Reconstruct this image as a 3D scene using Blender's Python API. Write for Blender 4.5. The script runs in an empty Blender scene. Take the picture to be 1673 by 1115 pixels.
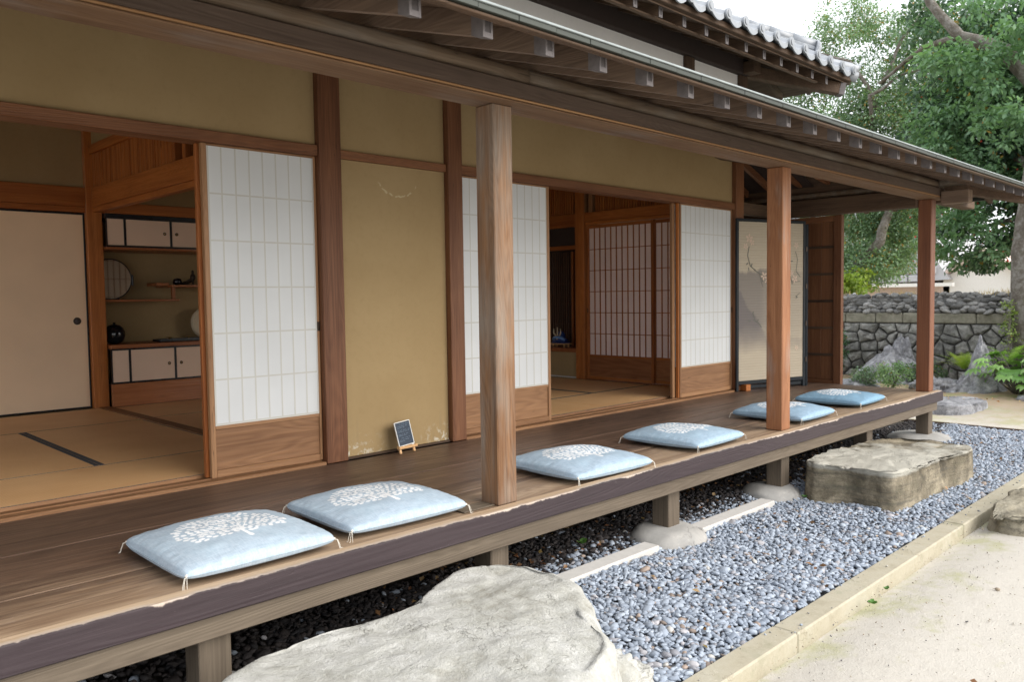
import bpy, bmesh, math, random
import numpy as np
from mathutils import Matrix, Vector, noise as mnoise

random.seed(7)
RNG = np.random.default_rng(11)
scene = bpy.context.scene
COL = scene.collection

# ------------------------------------------------------------------ camera
cam_data = bpy.data.cameras.new("camera")
cam = bpy.data.objects.new("camera", cam_data)
COL.objects.link(cam)
cam_data.sensor_width = 36.0
cam_data.lens = 28.22
cam_data.clip_end = 500.0
cam_data.clip_start = 0.05
r_right = Vector((0.7120744, -0.7019667, -0.0138863))
r_down = Vector((-0.0481472, -0.0290897, -0.9984166))
r_fwd = Vector((0.7004512, 0.7116155, -0.0545118))
cam.matrix_world = Matrix(((r_right.x, -r_down.x, -r_fwd.x, 0.0),
                           (r_right.y, -r_down.y, -r_fwd.y, -4.092),
                           (r_right.z, -r_down.z, -r_fwd.z, 0.955),
                           (0, 0, 0, 1)))
cam_data.dof.use_dof = True
cam_data.dof.focus_distance = 4.2
cam_data.dof.aperture_fstop = 5.0
scene.camera = cam

# ------------------------------------------------------------------ world, sun, exposure
SUN_EL, SUN_AZ = math.radians(34), math.radians(-70)     # azimuth of the sun, measured from +X towards +Y
world = bpy.data.worlds.new("World")
scene.world = world
world.use_nodes = True
wn = world.node_tree
wn.nodes.clear()
w_out = wn.nodes.new("ShaderNodeOutputWorld")
w_bg = wn.nodes.new("ShaderNodeBackground")
w_sky = wn.nodes.new("ShaderNodeTexSky")
w_sky.sky_type = 'NISHITA'
w_sky.sun_disc = False
w_sky.sun_elevation = SUN_EL
w_sky.sun_rotation = math.pi / 2 - SUN_AZ
w_sky.air_density = 1.0
w_sky.dust_density = 3.0
w_mix = wn.nodes.new("ShaderNodeMix")
w_mix.data_type = 'RGBA'
w_mix.inputs[0].default_value = 0.85
w_mix.inputs[7].default_value = (8.0, 8.2, 8.5, 1)       # even white cloud cover
wn.links.new(w_sky.outputs[0], w_mix.inputs[6])
wn.links.new(w_mix.outputs[2], w_bg.inputs[0])
w_bg.inputs[1].default_value = 0.10
wn.links.new(w_bg.outputs[0], w_out.inputs[0])

sun_data = bpy.data.lights.new("sun", 'SUN')
sun_data.energy = 1.5
sun_data.angle = math.radians(60)
sun_data.color = (1.0, 0.96, 0.9)
sun = bpy.data.objects.new("sun", sun_data)
COL.objects.link(sun)
sun_dir = Vector((math.cos(SUN_EL) * math.cos(SUN_AZ), math.cos(SUN_EL) * math.sin(SUN_AZ), math.sin(SUN_EL)))
sun.rotation_euler = sun_dir.to_track_quat('Z', 'Y').to_euler()
sun.location = (0, -6, 8)

scene.view_settings.view_transform = 'Standard'
scene.view_settings.look = 'None'
scene.view_settings.exposure = 1.3
scene.view_settings.gamma = 1.0
scene.view_settings.use_curve_mapping = False
scene.render.engine = 'CYCLES'
scene.cycles.max_bounces = 10
scene.cycles.diffuse_bounces = 6
scene.cycles.glossy_bounces = 3
scene.cycles.transmission_bounces = 4
scene.cycles.transparent_max_bounces = 8
scene.cycles.use_denoising = True


# ------------------------------------------------------------------ node helpers
class NT:
    def __init__(self, name):
        self.m = bpy.data.materials.new(name)
        self.m.use_nodes = True
        self.t = self.m.node_tree
        self.t.nodes.clear()
        self.out = self.t.nodes.new("ShaderNodeOutputMaterial")
        self.b = self.t.nodes.new("ShaderNodeBsdfPrincipled")
        self.t.links.new(self.b.outputs[0], self.out.inputs[0])
        self._tc = None

    def put(self, sock, v):
        if isinstance(v, bpy.types.NodeSocket):
            self.t.links.new(v, sock)
        elif isinstance(v, (tuple, list)) and len(v) == 3 and sock.type == 'RGBA':
            sock.default_value = (*v, 1)
        else:
            sock.default_value = v

    def obj(self):
        if not self._tc:
            self._tc = self.t.nodes.new("ShaderNodeTexCoord")
        return self._tc.outputs['Object']

    def rand(self):
        return self.t.nodes.new("ShaderNodeObjectInfo").outputs['Random']

    def attr(self, name):
        n = self.t.nodes.new("ShaderNodeAttribute")
        n.attribute_name = name
        return n

    def math(self, op, a, b=0.0, c=0.0, clamp=False):
        n = self.t.nodes.new("ShaderNodeMath")
        n.operation = op
        n.use_clamp = clamp
        self.put(n.inputs[0], a)
        self.put(n.inputs[1], b)
        self.put(n.inputs[2], c)
        return n.outputs[0]

    def vmath(self, op, a, b=(0, 0, 0)):
        n = self.t.nodes.new("ShaderNodeVectorMath")
        n.operation = op
        self.put(n.inputs[0], a)
        self.put(n.inputs[1], b)
        return n.outputs[0]

    def map(self, vec, scale=(1, 1, 1), loc=(0, 0, 0), rot=(0, 0, 0)):
        n = self.t.nodes.new("ShaderNodeMapping")
        self.put(n.inputs[0], vec)
        n.inputs[1].default_value = loc
        n.inputs[2].default_value = rot
        n.inputs[3].default_value = scale
        return n.outputs[0]

    def noise(self, vec, scale=1.0, detail=4.0, rough=0.5, dist=0.0, color=False):
        n = self.t.nodes.new("ShaderNodeTexNoise")
        self.put(n.inputs['Vector'], vec)
        n.inputs['Scale'].default_value = scale
        n.inputs['Detail'].default_value = detail
        n.inputs['Roughness'].default_value = rough
        n.inputs['Distortion'].default_value = dist
        return n.outputs[1 if color else 0]

    def voro(self, vec, scale=1.0, feature='F1', out=0):
        n = self.t.nodes.new("ShaderNodeTexVoronoi")
        n.feature = feature
        self.put(n.inputs['Vector'], vec)
        n.inputs['Scale'].default_value = scale
        return n.outputs[out]

    def ramp(self, fac, stops):
        n = self.t.nodes.new("ShaderNodeValToRGB")
        e = n.color_ramp.elements
        while len(e) < len(stops):
            e.new(0.5)
        for k, (p, c) in enumerate(stops):
            e[k].position = p
            e[k].color = (*c, 1) if isinstance(c, (tuple, list)) else (c, c, c, 1)
        self.put(n.inputs[0], fac)
        return n.outputs[0]

    def mr(self, v, a, b, c=0.0, d=1.0):
        n = self.t.nodes.new("ShaderNodeMapRange")
        n.clamp = True
        self.put(n.inputs[0], v)
        n.inputs[1].default_value = a
        n.inputs[2].default_value = b
        n.inputs[3].default_value = c
        n.inputs[4].default_value = d
        return n.outputs[0]

    def mix(self, f, a, b, mode='MIX'):
        n = self.t.nodes.new("ShaderNodeMix")
        n.data_type = 'RGBA'
        n.blend_type = mode
        self.put(n.inputs[0], f)
        self.put(n.inputs[6], a)
        self.put(n.inputs[7], b)
        return n.outputs[2]

    def sep(self, v):
        n = self.t.nodes.new("ShaderNodeSeparateXYZ")
        self.put(n.inputs[0], v)
        return n.outputs

    def bump(self, h, strength=0.3, dist=0.01, prev=None):
        n = self.t.nodes.new("ShaderNodeBump")
        self.put(n.inputs['Height'], h)
        n.inputs['Strength'].default_value = strength
        n.inputs['Distance'].default_value = dist
        if prev is not None:
            self.t.links.new(prev, n.inputs['Normal'])
        return n.outputs[0]

    def done(self, color=None, rough=0.6, normal=None, spec=0.3, **kw):
        if color is not None:
            self.put(self.b.inputs['Base Color'], color)
        self.put(self.b.inputs['Roughness'], rough)
        self.put(self.b.inputs['Specular IOR Level'], spec)
        if normal is not None:
            self.put(self.b.inputs['Normal'], normal)
        for k, v in kw.items():
            self.put(self.b.inputs[k.replace('_', ' ')], v)
        return self.m


def wood_nodes(n, dark, light, axis, ring=40.0, low=(0.38, 6.0), ringamt=0.17, fib=1.0, tone=0.22, cracks=0.6):
    """contours of a stretched noise field give flat-sawn figure; a finer stretched noise gives the fibres"""
    r = n.rand()
    off = n.vmath('SCALE', (17.0, 31.0, 23.0))
    off.node.inputs['Scale'].default_value = 1.0
    n.t.links.new(r, off.node.inputs['Scale'])
    p = n.vmath('ADD', n.obj(), off)

    def st(a, b):
        s = [b, b, b]
        s[axis] = a
        return tuple(s)
    field = n.noise(n.map(p, st(*low)), 1.0, 2.0, 0.45, 0.3)
    rings = n.math('SINE', n.math('MULTIPLY', field, ring * 6.283))
    fibre = n.noise(n.map(p, st(2.2, 110.0)), 1.0, 5.0, 0.62)
    streak = n.noise(n.map(p, st(0.7, 16.0)), 1.0, 4.0, 0.6)
    blotch = n.noise(p, 2.3, 3.0, 0.5)
    v = n.math('MULTIPLY_ADD', rings, ringamt * 0.5, 0.5)
    v = n.math('MULTIPLY_ADD', n.math('SUBTRACT', fibre, 0.5), fib, v)
    v = n.math('MULTIPLY_ADD', n.math('SUBTRACT', streak, 0.5), 1.3, v)
    v = n.math('MULTIPLY_ADD', n.math('SUBTRACT', blotch, 0.5), 0.5, v)
    v = n.math('MULTIPLY_ADD', n.math('SUBTRACT', r, 0.5), tone * 2, v, clamp=True)
    col = n.mix(v, dark, light)
    ck = n.mr(n.math('ABSOLUTE', n.math('SUBTRACT', n.noise(n.map(p, st(0.9, 17.0)), 1.0, 3.0, 0.55), 0.5)), 0.008, 0.0)
    ck = n.math('MULTIPLY', ck, n.mr(n.noise(n.map(p, st(1.5, 6.0)), 1.0, 2.0), 0.56, 0.62))
    col = n.mix(n.math('MULTIPLY', ck, cracks), col, tuple(c * 0.25 for c in dark))
    vo = n.t.nodes.new("ShaderNodeTexVoronoi")
    n.put(vo.inputs['Vector'], n.map(p, st(1.7, 4.5)))
    vo.inputs['Scale'].default_value = 1.0
    sel = n.math('GREATER_THAN', n.sep(vo.outputs[1])[0], 0.72)
    kn = n.math('MULTIPLY', n.mr(vo.outputs[0], 0.085, 0.05), sel)
    col = n.mix(n.math('MULTIPLY', kn, 0.7), col, tuple(c * 0.45 for c in dark))
    h = n.math('MULTIPLY_ADD', rings, 0.25, fibre)
    h = n.math('SUBTRACT', h, n.math('MULTIPLY', ck, 1.5 * cracks))
    return col, h, v, p, streak


def wood(name, dark, light, axis, rough=0.55, bump=0.25, grey=None, spec=0.3, **kw):
    n = NT(name)
    col, h, v, p, streak = wood_nodes(n, dark, light, axis, **kw)
    if grey:
        amt, gcol = grey
        gs = [6.0, 6.0, 6.0]
        gs[axis] = 0.7
        g = n.mix(0.5, n.noise(n.map(p, tuple(gs)), 3.0, 5.0, 0.65), n.noise(p, 2.2, 2.0, 0.5))
        col = n.mix(n.mr(g, 0.62 - amt * 0.4, 0.80 - amt * 0.3), col, n.mix(v, tuple(c * 0.6 for c in gcol), gcol))
    return n.done(col, n.mr(v, 0, 1, rough + 0.1, rough - 0.08), n.bump(h, bump, 0.004), spec)


M = {}
AX = 'xyz'
for k in range(3):
    a = AX[k]
    M['trim_' + a] = wood('reddish_interior_wood_' + a, (0.215, 0.05998, 0.01278), (0.468, 0.1649, 0.04015), k, 0.45)
    M['ext_' + a] = wood('red_brown_wall_timber_' + a, (0.09971, 0.0377, 0.01687), (0.2402, 0.1046, 0.04756), k, 0.5)
    M['dark_' + a] = wood('dark_roof_wood_' + a, (0.04335, 0.02529, 0.01589), (0.1228, 0.07586, 0.04696), k, 0.65)
    M['ashy_' + a] = wood('ashy_old_wood_' + a, (0.06273, 0.04692, 0.03282), (0.162, 0.1275, 0.09204), k, 0.75)
    M['door_' + a] = wood('sliding_door_wood_' + a, (0.1683, 0.0792, 0.03485), (0.3564, 0.1935, 0.09504), k, 0.5)
M['post_near'] = wood('greyed_cedar_post', (0.09804, 0.04452, 0.01966), (0.2877, 0.1512, 0.07212), 2, 0.6, grey=(0.5, (0.29, 0.245, 0.20)), ringamt=0.2, fib=1.1)
M['post_mid'] = wood('orange_cedar_post', (0.1811, 0.06882, 0.02842), (0.3795, 0.1781, 0.08602), 2, 0.55, ringamt=0.2, grey=(0.15, (0.36, 0.30, 0.26)))
M['post_far'] = wood('dark_red_cedar_post', (0.085, 0.0289, 0.0153), (0.221, 0.08925, 0.0442), 2, 0.5, ringamt=0.2)
M['rafter_y'] = wood('grey_brown_rafter_wood', (0.085, 0.058, 0.042), (0.235, 0.165, 0.12), 1, 0.65)
M['panel'] = wood('flat_sawn_cedar_panel', (0.1512, 0.0702, 0.03168), (0.3226, 0.171, 0.08316), 0, 0.5, ring=13.0,
                  low=(0.9, 7.5), ringamt=0.26, fib=0.6)
M['panel_y'] = wood('reddish_cedar_panel', (0.20, 0.07, 0.026), (0.38, 0.165, 0.066), 1, 0.45, ring=12.0,
                    low=(1.0, 6.5), ringamt=0.25, fib=0.5)
M['beam_top'] = wood('brown_grey_log_beam', (0.06, 0.0384, 0.024), (0.168, 0.12, 0.08), 0, 0.7, grey=(0.4, (0.2, 0.17, 0.14)))
M['beam_mid'] = wood('brown_plank_beam', (0.0525, 0.0345, 0.0255), (0.1125, 0.07875, 0.06), 0, 0.7, ringamt=0.15)
M['beam_strip'] = wood('orange_beam_edge', (0.187, 0.0935, 0.03825), (0.391, 0.221, 0.102), 0, 0.6)
M['beam_low'] = wood('pale_worn_beam_underside', (0.117, 0.06105, 0.03236), (0.2247, 0.1356, 0.07615), 0, 0.7,
                     grey=(0.2, (0.25, 0.2, 0.17)))
M['soffit'] = wood('eave_soffit_boards', (0.075, 0.048, 0.031), (0.18, 0.115, 0.073), 0, 0.7)
M['easel'] = wood('pale_orange_pine', (0.5, 0.28, 0.12), (0.72, 0.46, 0.24), 0, 0.5)
M['shelfwood'] = wood('orange_brown_shelf_wood', (0.22, 0.07, 0.022), (0.42, 0.16, 0.06), 0, 0.35)


def deck_mat():
    n = NT('worn_brown_deck')
    col, h, v, p, streak = wood_nodes(n, (0.042, 0.026, 0.019), (0.165, 0.100, 0.066), 0, ring=24, low=(0.5, 4.5),
                                      ringamt=0.22, fib=0.8, tone=0.10)
    x, y, z = n.sep(n.obj())
    s2 = n.noise(n.map(n.obj(), (0.8, 22.0, 1.0)), 1.0, 5.0, 0.65)
    s3 = n.noise(n.map(n.obj(), (0.5, 2.0, 1.0)), 1.0, 3.0, 0.6)
    # feet and weather have bared the boards towards the open edge
    wear = n.math('ADD', n.mr(y, -0.85, -1.50, 0.0, 1.05), n.math('MULTIPLY', n.math('SUBTRACT', s2, 0.5), 1.5))
    wear = n.math('ADD', wear, n.math('MULTIPLY', n.math('SUBTRACT', s3, 0.5), 0.7))
    wear = n.math('MULTIPLY', n.mr(wear, 0.25, 0.8), n.mr(y, -0.5, -1.15))
    bare = n.mix(v, (0.165, 0.10, 0.06), (0.45, 0.325, 0.215))
    col = n.mix(wear, col, bare)
    dust = n.mr(n.noise(n.map(n.obj(), (3.0, 30.0, 1.0)), 1.0, 5.0, 0.7), 0.55, 0.78)
    col = n.mix(n.math('MULTIPLY', dust, 0.35), col, (0.24, 0.17, 0.13))
    # old water marks that never quite leave
    sp = n.mr(n.noise(n.map(n.obj(), (.5, 2, 1)), 7.0, 5.0, 0.7), 0.58, 0.72)
    col = n.mix(n.math('MULTIPLY', n.math('MULTIPLY', sp, 0.3), n.mr(y, -0.9, -1.3)), col, (0.45, 0.42, 0.42))
    return n.done(col, n.mr(v, 0, 1, 0.52, 0.36), n.bump(h, 0.2, 0.003), 0.4)


M['deck'] = deck_mat()


def edge_mat():
    n = NT('peeling_purple_brown_edge_beam')
    col, h, v, p, streak = wood_nodes(n, (0.34, 0.23, 0.14), (0.60, 0.46, 0.32), 0, ring=26, ringamt=0.2, fib=1.0)
    x, y, z = n.sep(n.obj())
    w1 = n.noise(n.map(n.obj(), (5.0, 0.3, 0.3)), 1.0, 6.0, 0.65)
    w2 = n.noise(n.map(n.obj(), (22.0, 5.0, 5.0)), 1.0, 4.0, 0.6)
    w3 = n.noise(n.map(n.obj(), (0.9, 0.1, 0.1)), 1.0, 2.0, 0.5)
    d = n.math('SUBTRACT', n.math('MULTIPLY_ADD', n.math('SUBTRACT', z, 0.004), 0.9, n.math('MULTIPLY', n.math('ADD', y, 1.54), 1.0)),
               n.math('MULTIPLY', n.math('SUBTRACT', n.math('ADD', n.math('MULTIPLY', w1, 0.75), n.math('MULTIPLY', w2, 0.25)), 0.5), 0.075))
    d = n.math('SUBTRACT', d, n.math('MULTIPLY', n.math('SUBTRACT', w3, 0.5), 0.045))
    paint = n.mr(d, 0.0060, 0.0)
    fringe = n.mr(d, 0.032, 0.006)
    pale = n.mix(n.noise(n.obj(), 60.0, 3.0), (0.36, 0.30, 0.26), (0.62, 0.58, 0.55))
    dirt = n.mix(streak, (0.42, 0.28, 0.17), (0.66, 0.50, 0.35))
    c = n.mix(n.mr(y, -1.50, -1.478, 0.0, 0.6), col, dirt)
    c = n.mix(n.math('MULTIPLY', fringe, 0.62), c, pale)
    pcol = n.mix(n.noise(n.map(n.obj(), (3, 60, 60)), 1.0, 5.0, 0.6), (0.024, 0.016, 0.018), (0.056, 0.039, 0.043))
    scr = n.mr(n.noise(n.map(n.obj(), (30, 30, 60)), 1.0, 3.0, 0.7), 0.72, 0.78)
    pcol = n.mix(n.math('MULTIPLY', scr, 0.5), pcol, (0.35, 0.3, 0.3))
    c = n.mix(paint, c, pcol)
    return n.done(c, 0.55, n.bump(n.math('MULTIPLY_ADD', paint, 0.8, h), 0.3, 0.003), 0.35)


M['edge'] = edge_mat()


def plaster(name, c1, c2, marks=False, scale=1.0):
    n = NT(name)
    a = n.noise(n.obj(), 1.6, 4.0, 0.55)
    f = n.noise(n.obj(), 240.0, 3.0, 0.6)
    m = n.noise(n.obj(), 28.0, 4.0, 0.6)
    v = n.math('MULTIPLY_ADD', n.math('SUBTRACT', f, 0.5), 0.5, n.mr(a, 0.3, 0.7))
    col = n.mix(v, c1, c2)
    col = n.mix(n.math('MULTIPLY', n.mr(m, 0.5, 0.75), 0.25), col, tuple(c * 0.8 for c in c1))
    if marks:
        x, y, z = n.sep(n.obj())
        # arc-shaped scrape left where something rubbed the plaster
        wob = n.math('MULTIPLY', n.math('SUBTRACT', n.noise(n.obj(), 30.0, 3.0), 0.5), 0.03)
        dx = n.math('DIVIDE', n.math('SUBTRACT', x, 3.045), 1.35)
        dz = n.math('SUBTRACT', z, 1.705)
        rr = n.math('SQRT', n.math('ADD', n.math('MULTIPLY', dx, dx), n.math('MULTIPLY', dz, dz)))
        ring = n.mr(n.math('ABSOLUTE', n.math('ADD', n.math('SUBTRACT', rr, 0.112), wob)), 0.0055, 0.002)
        ring = n.math('MULTIPLY', ring, n.mr(dz, -0.03, -0.045))
        ring = n.math('MULTIPLY', ring, n.mr(n.noise(n.obj(), 26.0, 3.0), 0.40, 0.52))
        st = n.noise(n.obj(), 22.0, 5.0, 0.7)
        low = n.math('MULTIPLY', n.mr(z, 0.15, 0.02), n.mr(st, 0.53, 0.60))
        low = n.math('MULTIPLY', low, n.math('ADD', n.mr(x, 2.95, 2.7), n.mr(x, 3.15, 3.35)), clamp=True)
        stain = n.math('MULTIPLY', n.mr(n.noise(n.map(n.obj(), (30, 1, 3)), 1.0, 4.0), 0.55, 0.7), n.mr(z, 0.4, 0.05, 0, 0.35))
        col = n.mix(stain, col, (0.25, 0.2, 0.12))
        col = n.mix(n.math('MULTIPLY', low, 0.8), col, (0.60, 0.58, 0.50))
        col = n.mix(n.math('MULTIPLY', ring, 0.65), col, (0.58, 0.50, 0.33))
    return n.done(col, 0.92, n.bump(n.math('ADD', n.math('MULTIPLY', f, 0.6), m), 0.12, 0.004), 0.12)


M['plaster'] = plaster('olive_earth_plaster', (0.3057, 0.2138, 0.1063), (0.3634, 0.263, 0.1386))
M['plaster_marked'] = plaster('olive_earth_plaster_scraped', (0.3057, 0.2138, 0.1063), (0.3634, 0.263, 0.1386), marks=True)
M['white_plaster'] = plaster('pale_grey_plaster', (0.64, 0.62, 0.61), (0.70, 0.685, 0.68))
M['ceiling'] = wood('ceiling_boards', (0.12, 0.06, 0.03), (0.24, 0.13, 0.07), 1, 0.6)


def paper(name, col, trans=0.35):
    n = NT(name)
    f = n.noise(n.obj(), 90.0, 4.0, 0.6)
    g = n.noise(n.obj(), 3.0, 3.0, 0.5)
    c = n.mix(n.mr(g, 0.3, 0.7), tuple(k * 0.94 for k in col), col)
    c = n.mix(n.math('MULTIPLY', f, 0.08), c, tuple(k * 0.7 for k in col))
    n.done(c, 0.85, n.bump(n.noise(n.obj(), 12.0, 3.0), 0.1, 0.004), 0.15)
    tr = n.t.nodes.new("ShaderNodeBsdfTranslucent")
    n.put(tr.inputs[0], c)
    mx = n.t.nodes.new("ShaderNodeMixShader")
    mx.inputs[0].default_value = trans
    n.t.links.new(n.b.outputs[0], mx.inputs[1])
    n.t.links.new(tr.outputs[0], mx.inputs[2])
    n.t.links.new(mx.outputs[0], n.out.inputs[0])
    return n.m


M['paper'] = paper('shoji_paper', (0.74, 0.755, 0.76), 0.2)
M['paper_bar'] = paper('shoji_paper_over_bars', (0.58, 0.57, 0.53), 0.05)
M['paper_in'] = paper('inner_shoji_paper', (0.90, 0.79, 0.76), 0.35)
M['fusuma'] = paper('beige_fusuma_paper', (0.89, 0.67, 0.46), 0.0)
M['cabpaper'] = paper('cream_cabinet_paper', (0.80, 0.60, 0.46), 0.0)


def tatami(name, axis):
    n = NT(name)
    s1 = [1.0, 1.0, 1.0]
    s1[axis] = 9.0
    s1[1 - axis] = 260.0
    a = n.noise(n.map(n.obj(), tuple(s1)), 1.0, 2.0, 0.5)
    x = n.sep(n.obj())[axis]
    weave = n.math('SINE', n.math('MULTIPLY', x, 2 * math.pi / 0.014))
    b = n.noise(n.obj(), 2.0, 3.0)
    v = n.math('ADD', n.math('MULTIPLY', n.math('SUBTRACT', a, 0.5), 0.9), n.mr(b, 0.3, 0.7, 0.25, 0.75))
    v = n.math('MULTIPLY_ADD', weave, 0.08, v)
    col = n.mix(v, (0.70, 0.39, 0.17), (0.88, 0.56, 0.28))
    return n.done(col, 0.5, n.bump(n.math('MULTIPLY_ADD', weave, 0.3, a), 0.15, 0.002), 0.35)


M['tatami_x'] = tatami('tatami_rush_x', 0)
M['tatami_y'] = tatami('tatami_rush_y', 1)
n = NT('tatami_border_cloth')
chk = n.math('MULTIPLY', n.math('SINE', n.math('MULTIPLY', n.sep(n.obj())[0], 420.0)), n.math('SINE', n.math('MULTIPLY', n.sep(n.obj())[1], 420.0)))
M['heri'] = n.done(n.mix(n.mr(chk, 0.1, 0.3), (0.045, 0.05, 0.06), (0.16, 0.16, 0.16)), 0.8)


def plain(name, c, rough=0.5, metal=0.0, spec=0.4, var=0.12, scale=20.0, bump=0.05):
    n = NT(name)
    f = n.noise(n.obj(), scale, 4.0, 0.6)
    col = n.mix(f, tuple(k * (1 - var) for k in c), tuple(min(1, k * (1 + var)) for k in c))
    return n.done(col, n.mr(f, 0.3, 0.7, rough - 0.05, rough + 0.08), n.bump(f, bump, 0.002), spec, Metallic=metal)


M['lacquer'] = plain('black_lacquer', (0.012, 0.013, 0.016), 0.3)
M['byobu_frame'] = plain('blue_black_lacquer_frame', (0.006, 0.010, 0.014), 0.5, 0.0, 0.25)
M['iron'] = plain('dark_bronze', (0.05, 0.035, 0.025), 0.4, 0.6)
M['gold'] = plain('worn_brass', (0.55, 0.36, 0.16), 0.35, 0.9)
M['cap'] = plain('weathered_zinc_paint', (0.15, 0.135, 0.135), 0.7, 0.0, 0.2, 0.4, 35.0)
M['cap_slot'] = plain('dark_slot', (0.08, 0.07, 0.07), 0.8)
M['copper'] = plain('green_brown_copper', (0.0385, 0.044, 0.0363), 0.5, 0.2, 0.4, 0.4, 14.0)
M['metal_edge'] = plain('bright_worn_metal_drip', (0.26, 0.29, 0.29), 0.6, 0.0, 0.4, 0.5, 9.0)
M['roof_copper'] = plain('verdigris_roof_sheet', (0.13, 0.14, 0.13), 0.6, 0.1, 0.4, 0.3, 6.0)
M['tile'] = plain('silver_grey_roof_tile', (0.24, 0.255, 0.275), 0.32, 0.0, 0.6, 0.3, 9.0)
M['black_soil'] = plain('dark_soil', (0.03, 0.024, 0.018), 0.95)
M['grey_fines'] = plain('grey_gravel_fines', (0.13, 0.135, 0.145), 0.95)
M['concrete'] = plain('pale_concrete', (0.52, 0.50, 0.47), 0.85, 0.0, 0.2, 0.15, 30.0, 0.2)
M['white_frame'] = plain('white_board_frame', (0.72, 0.72, 0.70), 0.5)
M['slate'] = plain('navy_writing_board', (0.018, 0.032, 0.055), 0.5)
M['chalk'] = plain('chalk_marks', (0.24, 0.31, 0.38), 0.9)
M['mirror'] = NT('old_mirror_glass').done((0.86, 0.79, 0.68), 0.03, None, 0.5, Metallic=1.0)
M['vase'] = plain('black_glazed_ceramic', (0.012, 0.014, 0.018), 0.12, 0.0, 0.6, 0.5, 25.0)
M['blue_cloth'] = plain('royal_blue_cloth', (0.015, 0.04, 0.16), 0.6)
M['blue_plate'] = plain('blue_white_lacing', (0.12, 0.24, 0.5), 0.5)
M['ivory'] = plain('ivory_crest', (0.6, 0.5, 0.35), 0.5)
M['tassel'] = plain('cream_cotton_thread', (0.72, 0.68, 0.6), 0.9)
M['dark_void'] = plain('smoked_dark_board', (0.035, 0.022, 0.018), 0.8)
M['lattice'] = wood('dark_lattice_wood', (0.05, 0.025, 0.015), (0.12, 0.06, 0.035), 2, 0.5)


def cloth():
    n = NT('pale_blue_printed_linen')
    wv = n.noise(n.map(n.obj(), (260, 30, 60)), 1.0, 2.0, 0.6)
    wh = n.noise(n.map(n.obj(), (30, 260, 60)), 1.0, 2.0, 0.6)
    lo = n.noise(n.obj(), 9.0, 4.0, 0.6)
    w = n.math('ADD', wv, wh)
    r = n.rand()
    col = n.mix(n.mr(w, 0.75, 1.25), (0.29, 0.375, 0.465), (0.42, 0.50, 0.585))
    col = n.mix(n.math('MULTIPLY', n.mr(lo, 0.35, 0.7), 0.35), col, (0.42, 0.56, 0.66))
    hsv = n.t.nodes.new("ShaderNodeHueSaturation")
    n.put(hsv.inputs['Color'], col)
    n.put(hsv.inputs['Value'], n.mr(n.attr('blueness').outputs['Fac'], 0, 1, 1.0, 1.0))
    # later cushions along the row are a stronger blue: object colour carries it
    oi = n.t.nodes.new("ShaderNodeObjectInfo")
    col = n.mix(1.0, hsv.outputs[0], oi.outputs['Color'], 'MULTIPLY')
    p = n.attr('print').outputs['Fac']
    pm = n.math('MULTIPLY', n.mr(p, 0.35, 0.65), n.mr(n.noise(n.obj(), 160.0, 3.0), 0.2, 0.45, 0.85, 1.0))
    col = n.mix(pm, col, (0.78, 0.79, 0.80))
    return n.done(col, 0.85, n.bump(n.math('MULTIPLY_ADD', lo, 2.0, w), 0.3, 0.0015), 0.15)


M['cloth'] = cloth()


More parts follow.
